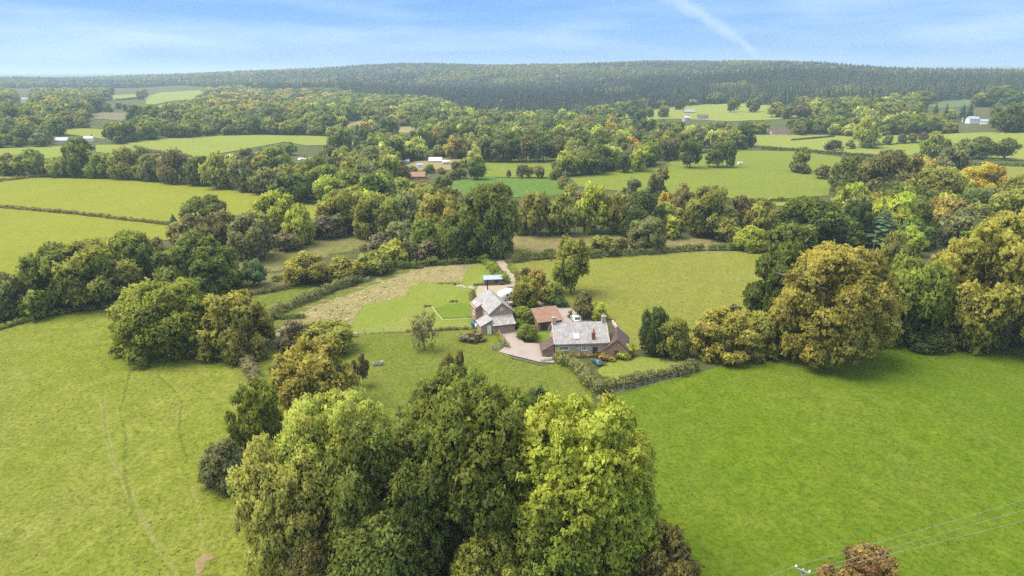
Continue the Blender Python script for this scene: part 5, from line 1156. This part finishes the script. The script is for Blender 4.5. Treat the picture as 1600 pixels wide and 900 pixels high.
# stone cottage: wall, slate slopes, stone verges, chimneys, skylight, lean-to
cp = at(909.5, 556); ca = math.atan2(.9, 10.4)
P0 = Vector((13.5, 122.6, 0)); P0.z = H(P0.x, P0.y)
cot = house('cottage', 'stone cottage with grey slate roof and a red brick chimney on its front slope', 'cottage', P0, ca, 10.4, 7.6, 2.75, 5.7, M['stone'], M['slate'],
  wins=[('front', -3.5, 1.88, 2.05, .95, 0), ('front', .5, 1.82, 1.2, 1.15, 2), ('right', 3.8, 3.6, .8, .9, 1)], over=.12, doors=[('front', 2.6, .95, 2.0, M['darkwood'])])
for sx in (-1, 1):
    for sy in (0, 1):
        y0, y1 = (-.2, 3.8) if sy == 0 else (7.8, 3.803)
        q = [(sx*5.33-.16, y0, 2.75+.12), (sx*5.33+.16, y0, 2.75+.12), (sx*5.33+.16, y1, 5.92), (sx*5.33-.16, y1, 5.92)]
        roofslab(q, .2, M['rock'], cot, 'verge')
for x, w_ in ((-4.95, .75), (4.95, .8)):
    c = MB(); c.box((0, 0, .5), (w_, .75, 1.5)); c.box((0, 0, 1.3), (w_+.12, .87, .14)); k_ = c.build('chimney', M['stone'], cot); k_.location = (x, 3.8, 5.6)
    MB().cyl((0, 0, 1.37), (0, 0, 1.75), .17, .13, 8).build('chimney_pot', M['rock'], k_)
c = MB(); c.box((0, 0, .55), (.62, .5, 1.9)); c.box((0, 0, 1.53), (.74, .62, .14)); k_ = c.build('chimney', M['brickred'], cot); k_.location = (2.35, .75, 3.1); k_['label'] = 'red brick chimney on the front roof slope'
MB().cyl((0, 0, 1.6), (0, 0, 2.35), .17, .13, 8).build('chimney_pot', M['pot'], k_)
for dx in (-.52, .52): MB().box((dx, -.12, -.02), (.3, .5, .05)).build('flashing', M['white'], k_)
sk = MB(); a_ = math.atan2(2.95, 3.8)
sky_ = sk.box((0, 0, 0), (.85, .95, .1)).build('skylight', M['skyglass'], cot); sky_.location = (-.9, 1.15, 2.75+.22+1.15*2.95/3.8); sky_.rotation_euler = (a_, 0, 0)
sf = MB()
for dx in (-.46, .46): sf.box((dx, 0, .02), (.08, 1.1, .12))
for dy in (-.5, .5): sf.box((0, dy, .02), (.84, .08, .12))
sf.build('skylight_frame', M['white'], sky_)
MB().cyl((-5.2, -.28, 2.5), (5.2, -.28, 2.45), .07, None, 6).build('gutter', M['black'], cot)
MB().cyl((-.55, -.12, -.1), (-.55, -.12, 2.5), .045, None, 6).build('downpipe', M['white'], cot)
# lean-to at the left gable
lt = empty('outhouse', P0+Matrix.Rotation(ca, 3, 'Z') @ Vector((-6.45, .3, 0)), ca, 'small stone outhouse with sloping grey roof at the left end of the cottage', 'outhouse')
MB().prism([(-1.2, -.4), (1.1, -.4), (1.1, 2.7), (-1.2, 1.35)], 'Y', 0, 3.6).build('wall', M['redstone'], lt)
roofslab([(-1.4, 3.8, 1.32), (-1.4, -.18, 1.32), (1.12, -.18, 2.82), (1.12, 3.8, 2.82)], .1, M['browntile'], lt)
# brown tiled outbuilding right of the cottage
ob = house('outbuilding', 'outbuilding with dark brown tiled roof and overgrown stone gable right of the cottage', 'outbuilding', P0+Matrix.Rotation(ca, 3, 'Z') @ Vector((9.6, 1.4, 0)), ca+R(90)+R(-14), 7.2, 4.6, 1.8, 3.9, M['redstone'], M['browntile'], over=.15, doors=[('left', 2.3, .9, 1.7, M['darkwood'])])
# slate barn house: local x to the right along the gable, y back along the ridge
bang = math.atan2(.31, .95)
BP = Vector((-2.2, 137.0, 0)); BP.z = H(BP.x, BP.y)
barn = empty('barn', BP, bang, 'converted barn with pale slate roof and brick gable facing the drive', 'barn')
MB().prism([(-2.6, -.4), (2.6, -.4), (2.6, 3.9), (0, 5.95), (-2.6, 3.9)], 'Y', 0, 10.8).build('wall', M['brick'], barn)
roofslab([(-2.95, 11.0, 3.78), (-2.95, -.2, 3.78), (0, -.2, 6.12), (0, 11.0, 6.12)], .12, M['slate'], barn)
roofslab([(2.95, -.2, 3.78), (2.95, 11.0, 3.78), (.003, 11.0, 6.12), (.003, -.2, 6.12)], .12, M['slate'], barn)
MB().box((-3.35, 8.2, 1.55), (1.5, 4.2, 4.0)).build('side_wing', M['brick'], barn)
roofslab([(-4.3, 10.5, 3.1), (-4.3, 5.9, 3.1), (-2.7, 5.9, 4.25), (-2.7, 10.5, 4.25)], .1, M['slate'], barn)
kk = MB().box((0, 0, 0), (.7, .95, .08)).build('skylight', M['skyglass'], barn); kk.location = (-3.5, 8.6, 3.78); kk.rotation_euler = (0, -math.atan2(1.15, 1.6), 0)
window(barn, -2.63, 3.4, 2.3, 1.0, 1.2, 'left', 1); window(barn, -2.63, 1.6, 1.4, .9, 1.9, 'left', 0, name='window'); window(barn, -4.13, 7.5, 1.8, .9, 1.0, 'left', 1)
window(barn, 0, -.03, 4.6, .6, .7, 'front', 0); window(barn, 2.63, 5.5, 2.4, 1.0, 1.1, 'right', 1)
MB().cyl((-.15, 10.2, 5.6), (-.15, 10.2, 8.3), .13, .12, 8).build('flue', M['black'], barn)
# front lean-to
MB().prism([(-2.6, -.4), (2.15, -.4), (2.15, 2.1), (-2.6, 2.1)], 'Y', -2.4, -.003).build('lean_to_wall', M['brick'], barn)
roofslab([(-2.75, -2.7, 2.05), (2.35, -2.7, 2.05), (2.35, -.01, 3.35), (-2.75, -.01, 3.35)], .1, M['slate'], barn, 'lean_to_roof')
MB().cyl((-2.7, -2.76, 1.98), (2.3, -2.76, 1.95), .07, None, 6).build('gutter', M['black'], barn)
# left porch with white door
MB().prism([(-5.0, -.4), (-2.75, -.4), (-2.75, 3.1), (-5.0, 2.0)], 'Y', -1.9, 1.6).build('porch_wall', M['brick'], barn)
roofslab([(-5.3, 1.9, 1.98), (-5.3, -2.15, 1.98), (-2.68, -2.15, 3.32), (-2.68, 1.9, 3.32)], .1, M['slate'], barn, 'porch_roof')
door(barn, -3.3, -1.95, 0, .95, 2.0, 'front', M['white'])
# red tiled cart shed
SP_ = Vector((8.15, 136.6, 0)); SP_.z = H(SP_.x, SP_.y); sa = math.atan2(1.9, 5.4)
cs = empty('cart_shed', SP_, sa, 'low cart shed with orange-red clay tile roof between drive and cottage', 'shed')
MB().prism([(.05, -.4), (3.8, -.4), (3.8, 3.7), (.05, 2.15)], 'X', -2.75, 2.75).build('wall', M['redstone'], cs)
roofslab([(-3.0, -.3, 2.15), (3.0, -.3, 2.15), (3.0, 4.1, 3.95), (-3.0, 4.1, 3.95)], .12, M['pantile'], cs)
for x in (-1.4, .6):
    MB().box((x, .02, 1.0), (1.6, .1, 1.9)).build('door', M['darkwood'], cs)
# blue roofed shed
sp = at(771, 446); a0 = at(763, 444); a1 = at(781, 443)
house('shed', 'long timber shed with blue-grey sheet roof beyond the barn', 'shed', sp, math.atan2((a1-a0).y, (a1-a0).x), 4.6, 2.6, 1.75, 2.35, M['wood'], M['bluemetal'], over=.3, doors=[('front', .8, .9, 1.6, M['darkwood'])])
# walls of the yard
def wall(label, line, h, th, mat, name='wall'):
    B = [at(*p) for p in line]; o = empty(name, B[0], 0, label, 'wall')
    for a, b in zip(B, B[1:]):
        n = max(1, int((b-a).length/.8)); r = random.Random(int(a.x*10))
        V = []; Q = []
        d = (b-a); d.z = 0; d.normalize(); nn = Vector((-d.y, d.x, 0))*th/2
        for i in range(n+1):
            p = a.lerp(b, i/n); z = H(p.x, p.y); hh = h*r.uniform(.85, 1.1); q = p-B[0]; q.z = z-B[0].z
            for s, zz in ((1, -.3), (1, hh), (-1, hh), (-1, -.3)): V.append(tuple(q+nn*s*r.uniform(.85, 1.15)+Vector((0, 0, zz))))
        for i in range(n):
            for j in range(4): Q.append((i*4+j, i*4+(j+1) % 4, i*4+4+(j+1) % 4, i*4+4+j))
        Q += [(3, 2, 1, 0), (n*4, n*4+1, n*4+2, n*4+3)]
        me = npmesh('masonry', V, Q, mat); link('masonry', me, o)
    return o
wall('dark retaining wall behind the slate barn yard', [(740, 447), (760, 447), (786, 446)], .7, .5, M['darkwood'])
wall('stone wall closing the little garden beside the red tiled shed', [(822, 516), (838, 514), (864, 509)], .9, .4, M['redstone'])
wall('low pale garden wall running along the right of the outbuilding', [(957, 508), (964, 517), (974, 527)], 1.2, .35, M['rock'])
wall('low stone wall at the end of the gravel drive beside the outhouse', [(846, 566), (866, 563)], .7, .4, M['rock'])
wall('dark stone wall along the pale right pasture', [(1236, 220), (1270, 217), (1304, 214)], 1.6, .8, M['darkwood'])
# scattered farm houses of the valley
def farhouse(label, px, py, wpx, hpx, rz, wallm, roofm, wins=2, chim=1, name='farmhouse', cat='house', ratio=.6, chimx=.35):
    p = at(px, py); dep = proj(p.x, p.y, p.z)[2]; L_ = wpx*dep/F; he = hpx*dep/F*.55; W_ = L_*ratio; hr = he+W_*.36
    ws = [('front', -L_/2+L_*(i+.5)/wins, he*.62, min(1.1, L_*.13), min(1.2, he*.34), 1) for i in range(wins)]
    return house(name, label, cat, p, rz, L_, W_, he, hr, wallm, roofm, wins=ws, chim=[(L_*chimx, W_/2, hr-.4, hr+1.0, .8, .6, M['brickred'], 1)] if chim else (), over=.3)
farhouse('white farmhouse with white gable on the far left fields', 138, 221, 13, 9, .2, M['white'], M['cream'])
farhouse('pale barn low to the left of the white farmhouse', 95, 222, 18, 5, .1, M['cream'], M['bluemetal'], 2, 0, 'barn', 'barn')
farhouse('far white cottage at the left edge, larger one', 40, 160, 10, 9, .3, M['white'], M['slate'], 2)
farhouse('far white cottage at the left edge, smaller one right of it', 72, 154, 6, 5, -.2, M['white'], M['slate'], 1)
farhouse('tiny far white cottage among the left woods', 103, 150, 5, 5, -.2, M['white'], M['slate'], 1)
farhouse('lilac-grey house among the trees left of centre', 472, 256, 11, 12, .1, M['lilac'], M['lilac'], 2)
farhouse('low shed with red clay tile roof in the smallholding', 650, 281, 27, 10, -.05, M['redstone'], M['pantile'], 1, 0, 'shed', 'shed')
farhouse('long pale shed with curved white roof in the smallholding', 680, 254, 19, 6, 0, M['cream'], M['white'], 2, 0, 'shed', 'shed')
farhouse('small white cabin among bushes of the smallholding', 656, 262, 9, 8, .3, M['white'], M['bluemetal'], 1, 0, 'cabin', 'cabin')
farhouse('pale lilac shed left in the smallholding', 634, 255, 10, 6, 0, M['lilac'], M['cream'], 1, 0, 'shed', 'shed')
farhouse('pink farmhouse at the edge of the upland field', 1074, 190, 11, 11, .5, M['pinkwash'], M['lilac'], 2)
farhouse('long grey barn behind the pink farmhouse', 1078, 177, 16, 4, .1, M['greywood'], M['slate'], 2, 0, 'barn', 'barn')
farhouse('pinkish red farm roofs beside the pink farmhouse', 1098, 187, 16, 7, -.2, M['pinkwash'], M['browntile'], 2, 0, 'barn', 'barn')
farhouse('low barn with reddish roof on the right farmland', 1218, 211, 24, 7, -.1, M['pinkwash'], M['browntile'], 2, 0, 'barn', 'barn')
farhouse('white country house with grey roof among dark firs', 1522, 193, 16, 13, .1, M['white'], M['bluemetal'], 3)
farhouse('bluish white wing on the right of the white country house', 1537, 194, 10, 9, -.5, M['white'], M['bluemetal'], 2, 0, 'house', 'house')
farhouse('narrow white gable left of the white country house', 1506, 190, 6, 9, .6, M['white'], M['pinkwash'], 1, 0, 'house', 'house')
farhouse('small white shed left of the dark firs by the country house', 1479, 190, 6, 4, .2, M['white'], M['white'], 1, 0, 'shed', 'shed')
farhouse('small dark roofed shed at the golden corner bush', 1192, 386, 9, 5, .1, M['darkwood'], M['bluemetal'], 1, 0, 'shed', 'shed')

# ------------------------------------------------------------------ vehicles and small things
def car(label, pos, rz, paint, name='parked_car', cat='car'):
    o = empty(name, pos, rz, label, cat); p = [(-2.0, .35), (2.0, .35), (2.05, .62), (1.95, .82), (1.0, .95), (.45, 1.42), (-1.2, 1.45), (-1.95, .98), (-2.05, .65)]
    b = MB().prism(p, 'Y', -.82, .82); bmesh.ops.bevel(b.b, geom=list(b.b.edges), offset=.06, segments=2, affect='EDGES'); b.build('body', paint, o, True)
    for s in (-1, 1):
        MB().prism([(.85, .97), (.38, 1.34), (-1.12, 1.36), (-1.6, 1.0)], 'Y', s*.80, s*.835).build('side_window', M['glass'], o)
    MB().quad([(1.04, -.66, .98), (1.04, .66, .98), (.54, .6, 1.41), (.54, -.6, 1.41)]).build('windscreen', M['glass'], o)
    MB().quad([(-1.27, -.6, 1.44), (-1.27, .6, 1.44), (-1.9, .66, 1.05), (-1.9, -.66, 1.05)]).build('rear_window', M['glass'], o)
    w0 = None
    for x in (-1.25, 1.3):
        for s in (-1, 1):
            if w0 is None: w0 = MB().cyl((0, -.1, 0), (0, .1, 0), .31, None, 14).build('wheel', M['black'], o); hb = MB().cyl((0, -.115, 0), (0, .115, 0), .17, None, 10).build('hub', M['metal'], w0); k_ = w0
            else: k_ = w0.copy(); C.objects.link(k_); k_.parent = o; h2 = hb.copy(); C.objects.link(h2); h2.parent = k_
            k_.location = (x, s*.76, .31)
    for s in (-1, 1): MB().box((2.02, s*.58, .68), (.08, .3, .14)).build('headlight', M['skyglass'], o)
    return o
p = at(933, 569); car('small teal car parked on the grass behind the front hedge', p, R(112), M['teal']).scale = (.68, .68, .68)
p = at(899, 502); car('silver car parked in the yard behind the cottage', p, R(100), M['silver'])
def caravan(label, pos, rz, L_=4.2, mat=None):
    o = empty('caravan', pos, rz, label, 'caravan'); p = [(-L_/2, .5), (L_/2, .5), (L_/2+.1, 1.3), (L_/2-.3, 2.35), (-L_/2+.2, 2.45), (-L_/2-.08, 1.6)]
    b = MB().prism(p, 'Y', -1.05, 1.05); bmesh.ops.bevel(b.b, geom=list(b.b.edges), offset=.12, segments=2, affect='EDGES'); b.build('body', M['white'], o, True)
    for s in (-1, 1):
        for x in (-1.1, .6): MB().box((x, s*1.06, 1.65), (.9, .04, .55)).build('window', M['glass'], o)
        MB().cyl((0, s*.8, .32), (0, s*1.0, .32), .32, None, 12).build('wheel', M['black'], o)
    MB().box((-.2, 0, 2.47), (.6, .6, .1)).build('roof_vent', M['metal'], o)
    MB().box((-L_/2-.7, 0, .5), (1.4, .08, .08)).build('drawbar', M['metal'], o)
p = at(791, 468); caravan('white touring caravan parked between barn and gold-green tree', p, R(58), 4.8)
def trailer(label, pos, rz, mat, L_=2.4, W_=1.5):
    o = empty('trailer', pos, rz, label, 'trailer'); MB().box((0, 0, .6), (L_, W_, .12)).build('bed', mat, o)
    for s in (-1, 1):
        MB().box((0, s*(W_/2-.03), .85), (L_, .06, .4)).build('side_board', mat, o); MB().cyl((0, s*(W_/2+.04), .32), (0, s*(W_/2+.22), .32), .32, None, 12).build('wheel', M['black'], o)
        MB().box((s*(L_/2-.03), 0, .85), (.06, W_-.12, .4)).build('end_board', mat, o)
    MB().box((L_/2+.6, 0, .55), (1.2, .08, .08)).build('drawbar', M['metal'], o)
p = at(799, 477); trailer('grey flat trailer beside the white caravan', p, R(105), M['greywood'], 2.6, 1.8)
p = at(797, 455); trailer('small grey trailer behind the white caravan', p, R(10), M['greywood'], 1.8, 1.2)
# oil tank and white drum at the barn corner
p = at(740.5, 511); o = empty('oil_tank', p, .3, 'dark blue-green oil tank at the left corner of the barn porch', 'oil tank')
MB().box((0, 0, .85), (1.1, 1.5, 1.2), bev=.15).build('tank_body', M['tank'], o, True); MB().box((0, 0, .12), (1.0, 1.3, .25)).build('plinth', M['rock'], o); MB().cyl((0, 0, 1.45), (0, 0, 1.55), .16, None, 10).build('filler_cap', M['black'], o)
p = at(744, 513); o = empty('gas_bottle', p, 0, 'white gas bottle standing beside the dark oil tank', 'gas bottle'); MB().cyl((0, 0, 0), (0, 0, 1.0), .26, None, 14).sphere((0, 0, 1.0), .255, (1, 1, .6)).build('bottle_body', M['white'], o, True); MB().cyl((0, 0, 1.1), (0, 0, 1.3), .1, None, 8).build('valve', M['metal'], o)
# stones and planting heaps by the garden
def stones(label, spots, s, name='rock_pile'):
    o = empty(name, at(*spots[0]), 0, label, 'rocks'); r = random.Random(int(spots[0][0])); o0 = o.location.copy()
    for (x, y) in spots:
        for k_ in range(3):
            p = at(x+r.uniform(-2.5, 2.5), y+r.uniform(-1, 1)); q = p-o0; m = MB(); m.sphere((0, 0, 0), s*r.uniform(.5, 1.1), (1, r.uniform(.6, 1), r.uniform(.5, .8)), 2)
            for v in m.b.verts: v.co *= r.uniform(.84, 1.14)
            k2 = m.build('stone', M['rock'], o); k2.location = q+Vector((0, 0, s*.2)); k2.rotation_euler = (r.uniform(-.4, .4), r.uniform(-.4, .4), r.uniform(0, 3))
stones('heap of pale rocks at the top of the mown lawn', [(716, 447), (722, 448), (727, 450), (734, 449)], .55)
stones('pile of pale stones and rubble left of the barn', [(738, 452), (740, 457), (737, 464), (739, 471), (738, 478), (741, 485)], .5)
hedge('weedy garden bed between lawn and slate barn', [(739, 456), (737, 466), (740, 478), (744, 490)], .8, 1.5, 'brown', .2, .9, .14, name='garden_bed', cat='garden bed')
hedge('low tawny scrub in the middle of the mown lawn', [(684, 444), (700, 444), (716, 446)], .5, 1.6, 'bare grey', .1, .8, .14, name='scrub', cat='scrub')
hedge('small brown weed patch on the mown lawn', [(664, 480), (674, 479)], .5, 1.2, 'brown', .2, .9, .13, name='scrub', cat='scrub')
hedge('grey weed clump above the rich lawn', [(703, 473), (716, 472)], .45, 1.2, 'grey-green', .1, .9, .13, name='scrub', cat='scrub')
hedge('tangled straw weeds along the meadow fence', [(636, 519), (680, 517), (740, 514)], .6, 1.0, 'brown', .5, .8, .14, name='scrub', cat='scrub')
hedge('bank of dark weeds around the base of the barn fence', [(776, 520), (784, 534), (792, 545)], .9, 1.2, 'olive', .1, .9, .14, name='scrub', cat='scrub')
hedge('orange and yellow climbers along the front wall of the cottage', [(884, 558), (910, 558), (940, 557), (956, 556)], .9, 1.0, 'golden', .6, 1.0, .13, name='climbing_plants', cat='climbing plants')
def bench(label, pos, rz):
    o = empty('picnic_table', pos, rz, label, 'picnic table'); MB().box((0, 0, .74), (1.8, .75, .06)).build('tabletop', M['greywood'], o)
    for s in (-1, 1):
        MB().box((0, s*.75, .44), (1.8, .26, .05)).build('seat', M['greywood'], o)
        MB().cyl((s*.65, -.75, 0), (s*.65, -.1, .72), .05, None, 6).build('leg', M['greywood'], o); MB().cyl((s*.65, .75, 0), (s*.65, .1, .72), .05, None, 6).build('leg', M['greywood'], o)
bench('grey wooden picnic table at the meadow fence', at(551, 526), .2)
def trough(label, pos, rz, L_=1.5):
    o = empty('water_trough', pos, rz, label, 'trough'); m = MB(); W_ = .8
    m.box((0, 0, .2), (L_, W_, .12))
    for s in (-1, 1): m.box((0, s*(W_/2-.05), .42), (L_, .1, .5)); m.box((s*(L_/2-.05), 0, .42), (.1, W_-.2, .5))
    m.build('basin', M['rock'], o); MB().box((0, 0, .5), (L_-.2, W_-.2, .04)).build('water', M['glass'], o)
    MB().box((L_/2+.2, 0, .4), (.3, .4, .8)).build('valve_box', M['rock'], o)
trough('pale stone water trough in the paddock', at(590, 571), .3)
p = at(1156, 258); o = empty('field_shelter', p, .2, 'small white box trailer standing in the mown field', 'trailer')
MB().box((0, 0, 1.1), (2.8, 1.6, 1.5), bev=.1).build('body', M['white'], o); MB().box((0, -.83, 1.1), (.8, .05, 1.1)).build('door', M['metal'], o)
for s in (-1, 1): MB().cyl((0, s*.85, .35), (0, s*1.0, .35), .35, None, 12).build('wheel', M['black'], o)
caravan('white caravan at the smallholding yard', at(698, 257), .2, 5)
o = caravan('white van shape half hidden in the left woods', at(386, 284), .4, 5)
def animal(label, px, py, L_, mat, name, cat, group=None, graze=True, rz=0.0):
    """four-legged grazing animal, one skinned body"""
    s = L_; m = bpy.data.meshes.new(name)
    J = [(-.42, 0, .62), (-.2, 0, .66), (.1, 0, .64), (.36, 0, .66), (.52, 0, .78 if not graze else .58), (.68, 0, .95 if not graze else .34), (.82, 0, .88 if not graze else .2), (-.52, 0, .5), (-.55, 0, .3)]
    E_ = [(0, 1), (1, 2), (2, 3), (3, 4), (4, 5), (5, 6), (0, 7), (7, 8)]; rad = [.15, .19, .2, .17, .11, .09, .05, .035, .03]
    for (b, x, dx) in ((0, -.4, -.06), (3, .33, .02)):
        for sd_ in (-1, 1):
            n = len(J); J += [(x, sd_*.1, .42), (x+dx, sd_*.11, .22), (x, sd_*.11, .0)]; E_ += [(b, n), (n, n+1), (n+1, n+2)]; rad += [.085, .045, .045]
    m.from_pydata([tuple(c*s for c in j) for j in J], E_, []); o = link(name, m)
    sm_ = o.modifiers.new('skin', 'SKIN'); o.modifiers.new('sub', 'SUBSURF').levels = 1; o.modifiers['sub'].render_levels = 1
    for v, r_ in zip(m.skin_vertices[0].data, rad): v.radius = (r_*s, r_*s)
    m.skin_vertices[0].data[1].use_root = True; m.materials.append(mat); o.location = at(px, py); o.rotation_euler = (0, 0, rz); tag(o, label, cat, group)
animal('dark horse grazing in the right pasture', 1452, 228, 2.2, M['hide'], 'horse', 'horse', rz=.2)
for i, (x, y, a_) in enumerate(((1287, 225, .4), (1494, 212, 1.2), (1566, 211, 2.0), (1400, 224, .1), (1362, 221, 1.0))):
    animal('white sheep on the pale right pasture, %s' % ('near the dark round bush', 'above the tall grey-green tree', 'rightmost one', 'near the hedgerow thorns', 'by the pale green hedge tree')[i], x, y, 1.5, M['fleece'], 'sheep', 'sheep', 'white sheep dotted over the right pasture', True, a_)
for i, (x, y) in enumerate(((733, 477), (713, 459), (700, 452))):
    pass
# ------------------------------------------------------------------ haze
t = NT('haze'); pv = t.n('ShaderNodeVolumePrincipled'); pv.inputs['Color'].default_value = (.62, .80, 1.0, 1); pv.inputs['Density'].default_value = .00018; pv.inputs['Anisotropy'].default_value = 0.2
t.l(pv.outputs[0], t.out.inputs['Volume'])
zb, zt = float(GZ.min())-3, max(float(GZ.max())+8, 150)
hz = MB().box((0, 0, (zb+zt)/2), (32000, 32000, zt-zb)).build('haze', t.m); tag(hz, 'thin pale haze filling the valley air', 'haze', kind='stuff')
